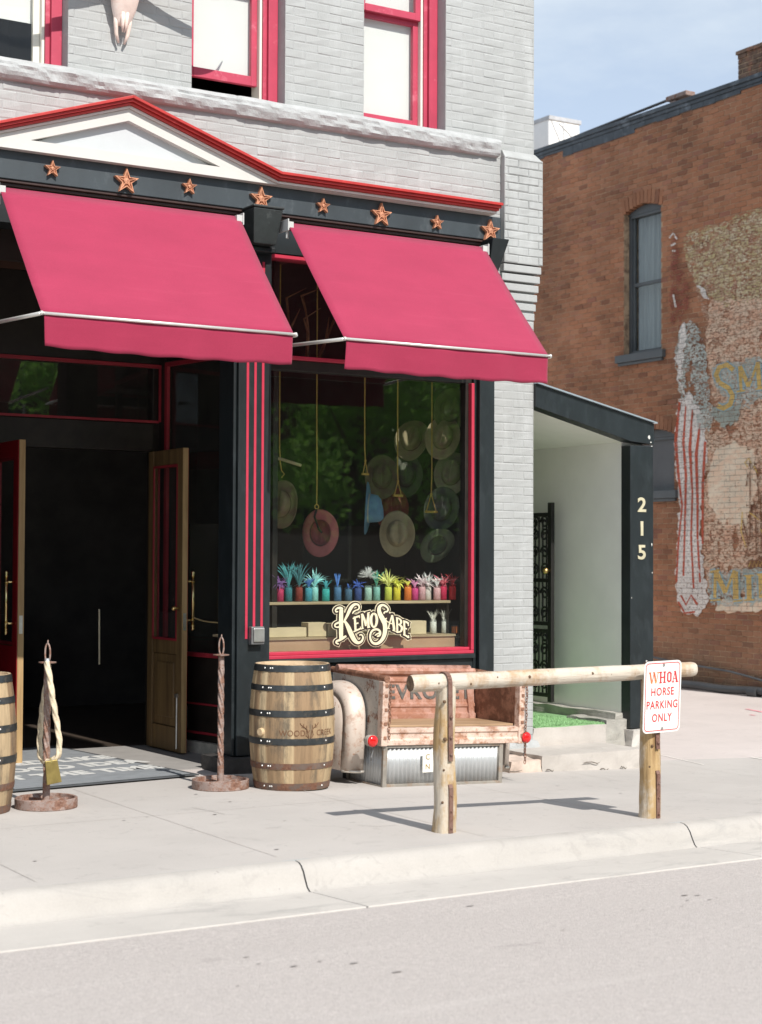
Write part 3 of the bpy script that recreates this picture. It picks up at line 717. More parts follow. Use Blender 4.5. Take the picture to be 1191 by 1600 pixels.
for s_ in (-1, 1): b.lathe([(.032, 0), (.028, .004), (.001, .006)], (0, 0, 0), 14); [b.v.__setitem__(j, (sx+s_*.082+b.v[j][0]*.9, 11.142-b.v[j][2], sz+.445+b.v[j][1])) for j in range(len(b.v)-42, len(b.v))]
b.build('eye_socket', M('dark_socket', (.05, .03, .02), .8), sk)
b = MB()
for s_ in (-1, 1):
    P = [(sx+s_*.10, 11.18, sz+.52), (sx+s_*.32, 11.14, sz+.47), (sx+s_*.58, 11.09, sz+.44), (sx+s_*.76, 11.06, sz+.46), (sx+s_*.90, 11.04, sz+.54), (sx+s_*.98, 11.02, sz+.68)]
    P = cr_([Vector(q) for q in P], 5); b.tube(P, [.05*(1-j/26)+.002 for j in range(len(P))], 12)
b.build('horn', bone, sk, smooth=True)

# awnings
alum = M('aged_awning_bar', (.70, .69, .65), .4, .6, var=.06)
def awning(xa, xb, label, seed):
    YT, ZTt, YB_, ZBt = 11.06, 4.148, 10.2, 3.175
    t = thing('window_awning', ((xa+xb)/2, 11.2, ZTt), label, 'awning', 'rose red awnings over the shop front')
    n, m_ = 26, 18; b = MB(); yA, yB2 = YT, YB_
    for i in range(n+1):
        u = i/n
        for j in range(m_+1):
            v = j/m_; x = xa+(xb-xa)*u - .0*v
            sag = .012*math.sin(math.pi*v)+.006*math.sin(math.pi*v)*math.sin(u*9+seed)*.5
            b.v.append((x, yA+(yB2-yA)*v, ZTt+(ZBt-ZTt)*v-sag+.004*noise.noise(Vector((u*4, v*7, seed)))*math.sin(math.pi*v)))
    for i in range(n):
        for j in range(m_): k = i*(m_+1)+j; b.f.append((k, k+1, k+m_+2, k+m_+1))
    b.build('canopy', awning_m, t, smooth=True, solid=.003)
    b = MB(); n = 90; m_ = 8
    for i in range(n+1):
        u = i/n
        for j in range(m_+1):
            v = j/m_; w = (.4+v)*.0065*(math.sin(u*23+seed)*.5+math.sin(u*41+seed*2)*.3+1.4*noise.noise(Vector((u*6, v, seed))))
            tilt = .018*v; edge = .004*math.sin(u*37+seed)*v
            b.v.append((xa+.012+(xb-xa-.024)*u+.012*v*math.sin(u*5+seed), YB_-.004-w+tilt*.5, ZBt-.006-.205*v+edge-(.014*v*math.sin(math.pi*u))))
    for i in range(n):
        for j in range(m_): k = i*(m_+1)+j; b.f.append((k, k+1, k+m_+2, k+m_+1))
    b.build('valance', valance_m, t, smooth=True, solid=.002)
    b = MB(); b.tube([(xa-.004, YB_-.012, ZBt), (xb+.004, YB_-.012, ZBt)], .0105, 12)
    for x in (xa-.006, xb+.006): b.tube([(x-.008, YB_-.012, ZBt), (x+.006, YB_-.012, ZBt)], .015, 12)
    b.build('front_bar', alum, t, smooth=True)
    for x, s_ in ((xa-.015, 1), (xb+.015, -1)):
        b = MB(); b.tube([(x, YB_-.005, ZBt-.004), (x, 11.25, 3.226)], .0135, 8); b.build('side_arm', alum, t, smooth=True)
        b = MB(); b.box(x-.005, x+.005, 11.02, 11.17, ZTt-.06, ZTt+.03); b.box(min(x, x+s_*.05), max(x, x+s_*.05), 11.03, 11.14, ZTt-.04, ZTt+.012); b.tube([(x+s_*.02, 11.08, ZTt-.045), (x+s_*.02, 11.08, ZTt-.11)], .012, 8)
        b.build('bracket', whitemetal, t, bevel=.003)
    b = MB(); b.tube([(xa+.01, 11.085, ZTt-.018), (xb-.01, 11.085, ZTt-.018)], .03, 14); b.build('roller', awning_m, t, smooth=True)
    return t
awning(3.715, 5.555, 'left rose red canvas awning over the open doorway', 1.3)
awning(5.965, 7.785, 'right rose red canvas awning over the hat window', 4.1)

# keypad box on the column
t = thing('entry_box', gy(400, 995, 11.25), 'small grey metal box screwed to the striped charcoal column', 'metal box')
c = gy(401, 993, 11.25)
MB().box(c.x-.055, c.x+.055, 11.225, 11.281, c.z-.068, c.z+.068).build('case', M('dark_steel_case', (.20, .20, .20), .4, .5), t, bevel=.006)
MB().box(c.x-.040, c.x+.050, 11.212, 11.224, c.z-.048, c.z+.056).build('cover', steel, t, bevel=.004)

# ================================================================== SHOP NAME PAINTED ON THE GLASS
def deco():
    raw = {}
    def P(x, y): q = gy(500+x/7.444, 920+y/7.444, GY-.002); return (q.x, q.z)
    strokes = [
     # big K
     [(243, 240, 42), (240, 330, 48), (240, 500, 48), (240, 590, 42)],
     [(262, 232, 18), (232, 222, 30), (200, 225, 22), (176, 245, 16), (184, 268, 16), (206, 262, 12)],
     [(232, 388, 26), (196, 398, 22), (170, 415, 18), (172, 440, 16), (205, 446, 18), (232, 430, 16)],
     [(300, 548, 22), (262, 572, 30), (224, 596, 26), (192, 606, 22), (184, 628, 20), (212, 642, 16)],
     [(268, 392, 16), (310, 312, 30), (345, 238, 38), (372, 200, 34), (402, 180, 28), (436, 184, 22), (452, 212, 20), (440, 240, 16), (410, 250, 14), (385, 268, 18), (372, 290, 10)],
     [(282, 372, 22), (320, 440, 46), (355, 520, 54), (392, 592, 50), (430, 626, 36), (468, 618, 26), (490, 590, 22), (494, 556, 18), (474, 532, 16), (452, 542, 12)],
     # EMO
     [(398, 322, 24), (404, 400, 26), (408, 486, 24)], [(376, 346, 14), (420, 326, 20), (452, 318, 22)], [(452, 306, 12), (456, 342, 10)], [(406, 408, 14), (442, 396, 18)], [(384, 500, 16), (430, 478, 20), (466, 462, 18)], [(464, 440, 10), (468, 472, 12)],
     [(484, 292, 20), (488, 460, 18)], [(470, 300, 14), (496, 292, 14)], [(474, 466, 14), (504, 456, 12)], [(490, 298, 22), (512, 360, 26), (528, 432, 20)], [(528, 432, 12), (556, 290, 14)], [(556, 290, 26), (558, 444, 26)], [(544, 284, 12), (574, 276, 14)], [(544, 452, 12), (578, 444, 14)],
     [(620, 284, 20), (596, 310, 26), (588, 365, 30), (598, 420, 26), (622, 446, 20), (646, 420, 26), (656, 360, 30), (646, 306, 26), (620, 284, 20)],
     # big S
     [(738, 288, 20), (748, 268, 14), (776, 262, 20), (786, 234, 18), (762, 204, 22), (726, 188, 26), (692, 204, 34), (680, 245, 42), (694, 296, 50), (722, 350, 54), (748, 410, 52), (752, 480, 48), (738, 550, 44), (706, 604, 38), (660, 636, 32), (616, 632, 28), (588, 600, 24), (578, 556, 22), (588, 508, 22), (616, 478, 24), (652, 470, 26), (684, 484, 24), (696, 514, 24), (684, 545, 22), (656, 552, 16)],
     [(686, 514, 20), (650, 528, 14), (632, 545, 10)],
     # ABE
     [(832, 306, 14), (806, 390, 14), (790, 456, 14)], [(832, 306, 26), (846, 390, 28), (858, 478, 28)], [(806, 398, 12), (846, 410, 12)], [(776, 458, 12), (808, 462, 12)], [(838, 480, 12), (876, 494, 12)], [(796, 390, 12), (770, 376, 12), (758, 350, 14), (772, 340, 10)],
     [(890, 336, 22), (894, 500, 22)], [(878, 334, 12), (918, 348, 16), (938, 376, 24), (932, 406, 20), (900, 416, 14)], [(918, 418, 16), (946, 446, 26), (938, 490, 22), (898, 506, 14), (880, 498, 10)],
     [(974, 378, 22), (976, 536, 22)], [(962, 372, 14), (1000, 386, 20), (1026, 404, 22)], [(1022, 404, 12), (1022, 432, 10)], [(980, 456, 14), (1006, 468, 16)], [(962, 530, 14), (1000, 548, 20), (1024, 566, 20)], [(1024, 540, 10), (1028, 572, 12)],
    ]
    def ribbons(extra, y, name, mat):
        b = MB(); k = 0
        def sm(st):
            if len(st) < 4: return st
            out = []
            for i in range(len(st)-1):
                p0, p1, p2, p3 = st[max(i-1, 0)], st[i], st[i+1], st[min(i+2, len(st)-1)]
                for t in (0, .25, .5, .75):
                    out.append(tuple(.5*((2*p1[c])+(-p0[c]+p2[c])*t+(2*p0[c]-5*p1[c]+4*p2[c]-p3[c])*t*t+(-p0[c]+3*p1[c]-3*p2[c]+p3[c])*t**3) for c in range(3)))
            return out+[st[-1]]
        for st in strokes:
            st = sm(st)
            yy = y-k*.000012; k += 1; Lp, Rp = [], []
            for i, (x, yv, w) in enumerate(st):
                a = st[max(i-1, 0)]; c = st[min(i+1, len(st)-1)]; dx, dy = c[0]-a[0], c[1]-a[1]; q = math.hypot(dx, dy) or 1
                if i in (0, len(st)-1): s_ = extra/2*(-1 if i == 0 else 1); x += dx/q*s_; yv += dy/q*s_
                h = (w+extra)/2; nx, ny = -dy/q*h, dx/q*h
                Lp.append(P(x+nx, yv+ny)); Rp.append(P(x-nx, yv-ny))
            for i in range(len(st)-1):
                b.quad((Lp[i][0], yy, Lp[i][1]), (Lp[i+1][0], yy, Lp[i+1][1]), (Rp[i+1][0], yy, Rp[i+1][1]), (Rp[i][0], yy, Rp[i][1]))
            if extra > 30:
                for i in range(len(st)-1):
                    x, yv, w = st[i]; k += 1; yy2 = y-k*.000012
                    b.poly([(lambda q_: (q_[0], yy2, q_[1]))(P(x+(w+extra)/2*math.cos(a_*math.pi/5), yv+(w+extra)/2*math.sin(a_*math.pi/5))) for a_ in range(10)])
        return b.build(name, mat, wn)
    cream = M('cream_sign_paint', (.78, .70, .48), .5, var=.05); dk = M('black_sign_paint', (.03, .018, .014), .45)
    ribbons(48, GY-.002, 'lettering_outline', cream)
    ribbons(34, GY-.0050, 'lettering_shadow', dk)
    # dark field joining the letters
    ribbons(0, GY-.0110, 'lettering', cream)
    f = MB(); pts = [(250, 240), (300, 300), (380, 300), (470, 290), (560, 268), (640, 270), (690, 230), (760, 250), (820, 300), (900, 335), (1020, 400), (1020, 560), (900, 500), (790, 470), (740, 470), (690, 470), (600, 455), (500, 465), (400, 500), (330, 520), (260, 520)]
    f.poly([(lambda q_: (q_[0], GY-.0093, q_[1]))(P(x, y)) for x, y in pts]); f.build('lettering_field', dk, wn)
deco()

# ================================================================== SIGN PASSAGE 215
pas = thing('side_entrance', (9.1, 11.3, 0), 'lean-to side entrance with charcoal sloped frame, white inner wall and number 215 on the post', 'entryway')
PX0, PX1 = XR+.004, 9.52
b = MB()
b.box(PX1, PX1+.265, 11.295, 11.42, .135, 2.62)
post = b.build('frame_post', blackp, pas, bevel=.005)
tl, tr_ = 3.10, 2.822
b = MB(); b.prism([(PX0, 11.290, tl), (PX1+.27, 11.290, tr_), (PX1+.27, 11.290, 2.635), (PX1, 11.290, 2.635+.02), (PX0, 11.290, 2.905)], (0, .13, 0)); b.build('sloped_fascia', blackp, pas, bevel=.004)
b = MB(); b.prism([(PX0, 11.262, tl+.002), (PX1+.285, 11.262, tr_-.001), (PX1+.285, 11.262, tr_+.012), (PX0, 11.262, tl+.016)], (0, 5.2, 0)); b.build('roof_flashing', M('pale_metal_flashing', (.50, .56, .62), .35, .7, var=.08), pas)
wp = M('white_plaster_wall', (.86, .85, .785), .85, var=.05, scale=2, bs=.15, bscale=90)
b = MB(); b.box(PX1+.002, PX1+.25, 11.421, 16.4, -.2, 2.66); b.box(PX0, PX1, 16.2, 16.4, .1, 3.05); b.box(PX0, PX0+.03, 11.6, 16.2, .1, 2.93)
b.prism([(PX0, 11.42, 2.905), (PX1+.001, 11.42, 2.655), (PX1+.001, 11.42, 2.70), (PX0, 11.42, 2.95)], (0, 4.9, 0))
b.build('inner_wall', wp, pas)
for ch, py in (('2', 790), ('1', 827), ('5', 864)):
    q = gy(1003, py, 11.293); ob = text_obj(ch, 'house_number', M('pale_gold_number', (.66, .60, .42), .4, .3), post, frame4((q.x, 11.292, q.z), (1, 0, 0), (0, 0, 1)), size=.175, bold=.004, extrude=.003, sx=1.15)
b = MB()
for (x, z, w, h) in [(9.73, 2.70, .03, .04), (9.75, 2.655, .025, .012), (9.76, 1.75, .012, .03), (9.70, .72, .02, .03), (9.765, 1.5, .008, .02), (9.76, 2.62, .02, .01), (9.53, 1.28, .008, .015)]:
    MB().poly([(x+w*math.cos(a)*random.uniform(.3, .6), 11.2885, z+h*math.sin(a)*random.uniform(.3, .6)) for a in [k*math.pi/4 for k in range(8)]]).build('paint_chip', white_trim, post)
b = MB(); rock(b, PX1-.02, PX1+.29, 11.24, 11.6, -.24, .132, .018, (8, 8, 8), 11); b.build('post_footing', M('pale_rough_footing', (.56, .53, .49), .85, var=.15, scale=10, bs=.6, bscale=50), pas)
b = MB(); b.hexa([(9.27, 11.32, -.15), (PX1+.0, 11.32, -.15), (PX1, 16, -.1), (9.45, 16, -.1), (9.33, 11.33, .20), (PX1, 11.33, .40), (PX1, 16, .22), (9.49, 16, .21)]); 
curb = MB(); rock(curb, 9.29, PX1+.001, 11.34, 11.9, -.15, .215, .012, (6, 14, 6), 4); rock(curb, 9.43, PX1+.001, 11.40, 14.5, .15, .27, .012, (5, 22, 5), 8)
curb.build('wall_footing', M('grey_crumbling_footing', (.36, .345, .31), .9, var=.2, scale=9, bs=.7, bscale=45), pas)

# steps
step_m = conc_mat('old_step_concrete', (.47, .435, .40), v=.12, sc=3, fine=.5)
st = thing('entrance_steps', (8.6, 10.9, -.1), 'two worn concrete steps with a crumbling front edge before the side entrance', 'steps')
b = MB(); rock(b, 8.12, 9.20, 10.72, 11.34, -.30, .036, .006, (50, 24, 14), 2); b.build('lower_step', step_m, st, auto=50)
b = MB(); rock(b, XR+.006, 9.27, 11.32, 11.75, -.20, .186, .006, (40, 20, 14), 7); b.build('upper_step', step_m, st, auto=50)
b = MB(); rock(b, 7.80, 8.115, 10.72, 11.26, -.30, .010, .016, (16, 18, 9), 9); b.build('flagstone', M('pinkish_flagstone', (.56, .45, .38), .85, var=.15, scale=8, bs=.5, bscale=40), st, auto=50)
# cracks in the riser
b = MB()
for (px, py, l) in [(860, 1203, 10), (925, 1192, 22), (975, 1200, 8), (800, 1205, 26), (945, 1202, 12)]:
    q = gy(px, py, 10.700); pts = []
    n_ = 7
    for k in range(n_): pts.append((q.x+l*.008*(k/(n_-1)-.5), 10.698, q.z+random.uniform(-.006, .008)+.01*math.sin(k)))
    MB().tube([Vector(p)+Vector((0, .006, 0)) for p in pts], [.001]+[.004]*(n_-2)+[.001], 5).build('crack', M('crack_tone', (.12, .10, .08), .95), st)  # thin dark tubes along the riser as cracks
# turf
tf = MB(); tz = .192
tf.box(XR+.036, 9.262, 11.33, 11.9, .12, tz); tf.box(XR+.036, 9.50, 11.9, 16.19, .12, tz)
turf = tf.build('artificial_turf', M('green_turf_mat', (.20, .36, .17), .9, var=.15, scale=20), None)
tag(turf, 'bright green artificial turf covering the landing of the side entrance', 'turf mat')
gb = MB(); 
for k in range(9000):
    x = random.uniform(XR+.04, 9.26); y = 11.335+random.random()**1.5*2.4; h = random.uniform(.008, .017); a = random.uniform(0, 6.28); w = .0035; dx, dy = math.cos(a)*w, math.sin(a)*w; lx, ly = random.uniform(-.006, .006), random.uniform(-.006, .006)
    i = len(gb.v); gb.v += [(x-dx, y-dy, tz), (x+dx, y+dy, tz), (x+lx, y+ly, tz+h)]; gb.f.append((i, i+1, i+2))
ORG[turf.name] = ORG[turf.name]
tg = gb.build('turf_pile', M('green_turf_blades', (.27, .47, .22), .7, var=.3, scale=60), turf); tag(tg, kind='stuff')

# iron gate folded against the white wall
iron = M('black_wrought_iron', (.02, .019, .018), .5, .3, var=.3)
g = thing('iron_gate', (9.44, 12.4, .3), 'black ornate wrought iron gate standing open against the white passage wall', 'gate')
gxp = 9.40; y0 = gx(864, 900, gxp).y; y1 = y0+.95
b = MB(); b.box(gxp-.02, gxp+.02, y0, y0+.055, .30, 2.14); b.box(gxp-.02, gxp+.02, y1-.04, y1, .30, 2.06)
for z in (.36, .95, 1.02, 1.42, 2.03): b.box(gxp-.012, gxp+.012, y0+.055, y1-.04, z-.018, z+.018)
b.build('gate_frame', iron, g, bevel=.003)
b = MB()
for k in range(14): yy = y0+.095+k*.058; b.tube([(gxp, yy, .38), (gxp, yy, .94)], .008, 6); b.tube([(gxp, yy, 1.04), (gxp, yy, 2.01)], .008, 6)
b.build('bars', iron, g)
def scroll(cy, cz, r_, turns=1.6, s_=1, w=.009):
    b = MB(); b.tube([(gxp-.004, cy+s_*r_*(1-t*.8)*math.cos(t*turns*6.28), cz+r_*(1-t*.8)*math.sin(t*turns*6.28)) for t in [i/26 for i in range(27)]], w, 5); b.build('scroll', iron, g)
for i in range(6):
    for (z, s_) in ((1.12, 1), (1.30, -1), (1.52, 1), (1.68, -1), (1.84, 1), (1.96, -1), (.46, 1), (.62, -1), (.78, 1), (.90, -1)):
        scroll(y0+.12+i*.15, z, .062, 1.5, s_*(1 if i % 2 else -1), .010)
b = MB(); q = gx(857, 892, gxp-.05); b.lathe([(.002, -.03), (.022, -.022), (.03, 0), (.022, .022), (.002, .03)], (gxp-.06, y0+.03, q.z), 14); b.tube([(gxp-.02, y0+.03, q.z), (gxp-.05, y0+.03, q.z)], .010, 8)
b.build('gate_knob', brass, g, smooth=True)

# ================================================================== BRICK BUILDING ACROSS THE ALLEY
BX = 16.0
bb = thing('brick_building', (BX, 17, 0), 'weathered red brown brick building across the alley with a faded painted sign on its side', 'building')
def brick_red():
    m, n, p = newmat('old_red_brick')
    at = n.nodes.new('ShaderNodeAttribute'); at.attribute_name = 'tone'
    sp = n.nodes.new('ShaderNodeSeparateColor'); L(n, at.outputs['Color'], sp.inputs[0])
    c = ramp(n, sp.outputs[0], [(0, (.27, .118, .068)), (.12, (.355, .158, .085)), (.5, (.42, .185, .098)), (.85, (.45, .215, .122)), (1, (.33, .14, .09))])
    d = ramp(n, noi(n, .55, 6, .65), [(.35, (.62, .62, .60)), (.62, (1.08, 1.04, 1.0))]); c = mix(n, 1.0, c, d, 'MULTIPLY')
    e = noi(n, 22, 5, .7); c = mix(n, ramp(n, e, [(.60, 0.0), (.75, .35)]), c, (.50, .34, .22))
    gr = noi(n, 2.6, 8, .75); c = mix(n, ramp(n, gr, [(.60, 0.0), (.70, .45)]), c, (.19, .155, .11))
    # grime rising from the ground
    g_ = n.nodes.new('ShaderNodeTexCoord'); sx_ = n.nodes.new('ShaderNodeSeparateXYZ'); L(n, g_.outputs['Object'], sx_.inputs[0])
    gz_ = ramp(n, sx_.outputs[2], [(0.0, .70), (.95, 0.0)]); gn = mix(n, 1.0, gz_, ramp(n, noi(n, 3, 6, .7), [(.3, .4), (.6, 1.0)]), 'MULTIPLY')
    c = mix(n, gn, c, (.17, .135, .095))
    L(n, c, p.inputs['Base Color']); p.inputs['Roughness'].default_value = .9; bump(n, p, noi(n, 50, 6, .75), .6, .008); return m
red_brick = brick_red()
mortar = M('lime_mortar', (.47, .33, .21), .95, var=.25, scale=3, bs=.6, bscale=60, col2=(.20, .13, .085), cov=.45)
bh_, bl_ = .074, .215
o1 = (18.30, 19.13, 4.66, 6.86); o2 = (18.02, 18.90, 2.62, 3.52)
b = MB(); 
ZTOP = 8.07
def ybox(b, u0, u1, z0, z1, x0, x1): b.box(x0, x1, u0, u1, z0, z1)
cuts = [11.3, o2[0], o1[0], o2[1], o1[1], 26]
for i in range(5):
    a, c_ = cuts[i], cuts[i+1]; m_ = (a+c_)/2; z = -.6
    hs = sorted([h for h in (o1, o2) if h[0] < m_ < h[1]], key=lambda h: h[2])
    for h in hs: b.box(BX+.003, BX+.35, a, c_, z, h[2]); z = h[3]
    b.box(BX+.003, BX+.35, a, c_, z, ZTOP)
b.box(BX+.35, 30, 11.3, 11.6, -.6, ZTOP); b.box(BX+.35, 30, 25.7, 26, -.6, ZTOP); b.box(29.7, 30, 11.6, 25.7, -.6, ZTOP); b.box(BX+.35, 29.7, 11.6, 25.7, 7.5, 7.7)
b.build('wall', mortar, bb)
def arch(o, n=9, rise=.10): return [(o[0]+(o[1]-o[0])*k/n, o[3]+rise*math.sin(math.pi*k/n)) for k in range(n+1)]
bk = wallbricks([(12.5, 24.5, -.25, ZTOP)], [o1, o2], BX+.003, bl=bl_, bh=bh_, joint=.011, out=.007, jit=.0045, axis='x')
bk.build('brick_face', red_brick, bb)
# windows with segmental heads
slate = M('slate_grey_window_paint', (.085, .095, .10), .5, var=.15, scale=5)
def side_window(o, blocked, name_lab=None):
    y0_, y1_, z0_, z1_ = o; b = MB(); xr = BX+.10
    b.box(xr, BX+.2, y0_, y0_+.065, z0_, z1_); b.box(xr, BX+.2, y1_-.065, y1_, z0_, z1_)
    b.box(xr, BX+.2, y0_+.065, y1_-.065, z0_, z0_+.06)
    P = [(xr-.02, y0_, z1_-.12)]+[(xr-.02, yy, z1_-.10+.10*math.sin(math.pi*k/9)) for k, (yy, zz) in enumerate(arch(o))]+[(xr-.02, y1_, z1_-.12)]
    b.prism([P[0], *P[1:-1], P[-1]], (.1, 0, 0))
    b.box(xr-.015, BX+.2, y0_+.065, y1_-.065, z1_-.16, z1_-.121)
    w = b.build('window', slate, bb, bevel=.004)
    s = MB(); s.box(BX-.07, BX+.2, y0_-.10, y1_+.13, z0_-.115, z0_-.002); s.box(BX-.045, BX, y0_-.06, y1_+.09, z0_-.16, z0_-.117); s.build('sill', slate, w, bevel=.006)
    # brick arch voussoirs
    v = MB(); v.c = []; n = 11
    for k in range(n):
        ya = y0_-.03+(y1_-y0_+.06)*k/n+.004; yb = y0_-.03+(y1_-y0_+.06)*(k+1)/n-.004
        za = z1_-.10+.10*math.sin(math.pi*(k+.5)/n); i = len(v.v); d = BX-.006-random.random()*.006
        tilt = (k+.5-n/2)*.006
        v.v += [(BX+.10, ya, za), (BX+.10, yb, za), (BX+.10, yb+tilt, za+.20), (BX+.10, ya+tilt, za+.20), (d, ya, za), (d, yb, za), (d, yb+tilt, za+.20), (d, ya+tilt, za+.20)]
        v.f += [(i, i+3, i+2, i+1), (i+4, i+5, i+6, i+7), (i, i+1, i+5, i+4), (i+1, i+2, i+6, i+5), (i+2, i+3, i+7, i+6), (i+3, i, i+4, i+7)]
        t_ = random.random()*.8; v.c += [(t_, .5, .5)]*8
    v.build('brick_arch', red_brick, w)
    if blocked:
        MB().box(BX+.115, BX+.16, y0_+.066, y1_-.066, z0_+.061, z1_-.16).build('boarding', M('grey_painted_board', (.125, .13, .135), .7, var=.12, scale=3), w)
    else:
        mz = (z0_+z1_)/2-.06; s = MB(); a, c_ = y0_+.066, y1_-.066
        s.box(xr+.02, xr+.06, a, a+.045, z0_+.061, z1_-.16); s.box(xr+.02, xr+.06, c_-.045, c_, z0_+.061, z1_-.16); s.box(xr+.015, xr+.06, a+.045, c_-.045, mz-.025, mz+.025)
        s.build('sash', slate, w, bevel=.003)
        MB().box(xr+.038, xr+.042, a+.04, c_-.04, z0_+.065, z1_-.165).build('pane', glass, w)
        cu = MB(); n = 70
        for seg in ((a+.03, c_-.02),):
            for k in range(n):
                q0 = seg[0]+(seg[1]-seg[0])*k/n; q1 = seg[0]+(seg[1]-seg[0])*(k+1)/n
                f_ = lambda y: BX+.24+.018*math.sin(y*62)+.012*math.sin(y*23+1)
                cu.quad((f_(q0), q0, z0_+.02), (f_(q1), q1, z0_+.02), (f_(q1), q1, z1_-.1), (f_(q0), q0, z1_-.1))
        cu.build('curtain', M('sheer_grey_curtain', (.36, .38, .40), .9, var=.2, scale=6, stretch=(1, 6, .2)), w)
side_window(o1, False); side_window(o2, True)
# parapet coping
dkm = M('tar_flashing', (.055, .065, .075), .5, .2, var=.3, scale=4, col2=(.16, .18, .20), cov=.4, c2scale=5)
b = MB(); b.box(BX-.05, BX+.42, 11.2, 26.1, ZTOP+.055, ZTOP+.115); b.box(BX-.03, BX+.40, 11.2, 26.1, ZTOP+.001, ZTOP+.054)
n_ = 60
for k in range(n_):
    a = 11.25+(26-11.25)*k/n_; c_ = 11.25+(26-11.25)*(k+1)/n_; d = .03+.05*abs(noise.noise(Vector((k*.31, 2, 0))))+(.10 if 18.8 < a < 20.4 else .0)+(.04 if 16.6 < a < 18.8 else 0)
    b.box(BX-.016, BX-.002, a, c_-.001, ZTOP-d, ZTOP)
b.build('coping', dkm, bb, bevel=.004)
# chimney on the parapet
ch = wallbricks([(16.02, 16.88, ZTOP+.12, 8.62)], [], BX+.16, bl=.2, bh=.07, joint=.012, out=.01, jit=.006, axis='x')
chb = MB(); chb.box(BX+.161, BX+.75, 16.03, 16.87, ZTOP+.10, 8.61)
c0_ = chb.build('chimney', mortar, bb)
dk_brick = M('sooty_chimney_brick', (.16, .10, .07), .9, var=.4, scale=6, bs=.6, bscale=40, col2=(.33, .15, .09), cov=.42, c2scale=7)
ch.build('brick_face', dk_brick, c0_)
ce = wallbricks([(BX+.16, BX+.75, ZTOP+.12, 8.62)], [], 16.03, bl=.2, bh=.07, joint=.012, out=.01, jit=.006)
ce.build('brick_face', dk_brick, c0_)
b = MB(); rock(b, BX+.13, BX+.80, 16.0, 16.9, 8.61, 8.66, .012, (8, 8, 3), 3); b.build('cap', dk_brick, c0_)
# pipe rail on the parapet
pr_ = thing('roof_rail', gx(1000, 185, BX+.2), 'thin black pipe rail running along the brick parapet to a rusty elbow', 'pipe')
p0 = gx(888, 218, BX+.2); p1 = gx(1058, 151, BX+.2)
MB().tube([p0, p1], .022, 8).build('pipe_run', M('black_pipe', (.03, .03, .033), .4, .3), pr_)
b = MB(); b.box(BX+.12, BX+.30, p1.y-.28, p1.y+.16, p1.z-.05, p1.z+.02); b.box(BX+.15, BX+.22, p1.y-.02, p1.y+.10, ZTOP+.11, p1.z-.05); b.build('elbow_box', rust_mat('rusty_elbow', (.28, .20, .17), sc=14), pr_, bevel=.01)
# white rooftop unit beyond
c0_ = gx(858, 181, 17.6); c1_ = gx(838, 186, 17.6)
ac = thing('rooftop_unit', (18.2, c0_.y+.5, 8), 'white boxy rooftop unit showing beyond the far end of the brick parapet', 'rooftop unit')
xR_ = gy(906, 183, c0_.y).x
MB().box(17.6, xR_, c0_.y, c0_.y+1.3, 7.9, c0_.z).build('housing', M('white_metal_housing', (.82, .82, .81), .4, var=.04), ac, bevel=.02)
b = MB()
for (x0_, z0_, x1_, z1_) in [(.05, .95, .5, .35), (.3, .9, .95, .55), (.45, .95, .52, .1), (.1, .3, .6, .6), (.6, .55, .95, .2)]:
    w_ = xR_-17.6; h_ = 1.0; b.tube([(17.6+w_*x0_, c0_.y-.006, c0_.z-1+z0_*h_), (17.6+w_*(x0_+x1_)/2, c0_.y-.006, c0_.z-1+h_*(z0_+z1_)/2+.03), (17.6+w_*x1_, c0_.y-.006, c0_.z-1+z1_*h_)], .008, 5)  # reflection of wires on the housing front, drawn as grey tubes
b.box(17.6-.01, xR_+.02, c0_.y-.02, c0_.y+1.32, c0_.z-.06, c0_.z+.01)
b.build('wire_reflection_rim', M('grey_lines', (.45, .46, .48), .6), ac)
# pipe and cable at the foot of the wall
t = thing('drain_pipe', (15.85, 15, -.15), 'thick black pipe lying along the foot of the brick wall', 'pipe')
b = MB(); b.tube([(15.83, 11.5, -.13), (15.83, 15.8, -.13)]+[(15.84, 15.9+.2*k, -.12+.01*math.sin(k)) for k in range(1, 14)]+[(15.95, 19.6, -.10)], .055, 10); b.build('pipe_run', M('black_rubber_pipe', (.045, .047, .05), .5), t, smooth=True)
b = MB(); b.tube([(15.83, 16.18, -.13), (15.83, 16.34, -.13)], .075, 12); b.build('coupling', M('black_rubber_pipe', (.045, .047, .05), .5), t)
t = tag(MB().tube([gx(px, py, 15.93) for px, py in [(1000, 1022), (1030, 1029), (1060, 1036), (1100, 1042), (1140, 1049), (1170, 1057), (1200, 1066), (1260, 1084)]], .016, 6).build('wall_cable', M('grey_cable', (.10, .105, .11), .6)), 'thin grey cable clipped low along the brick wall above the pipe', 'cable')

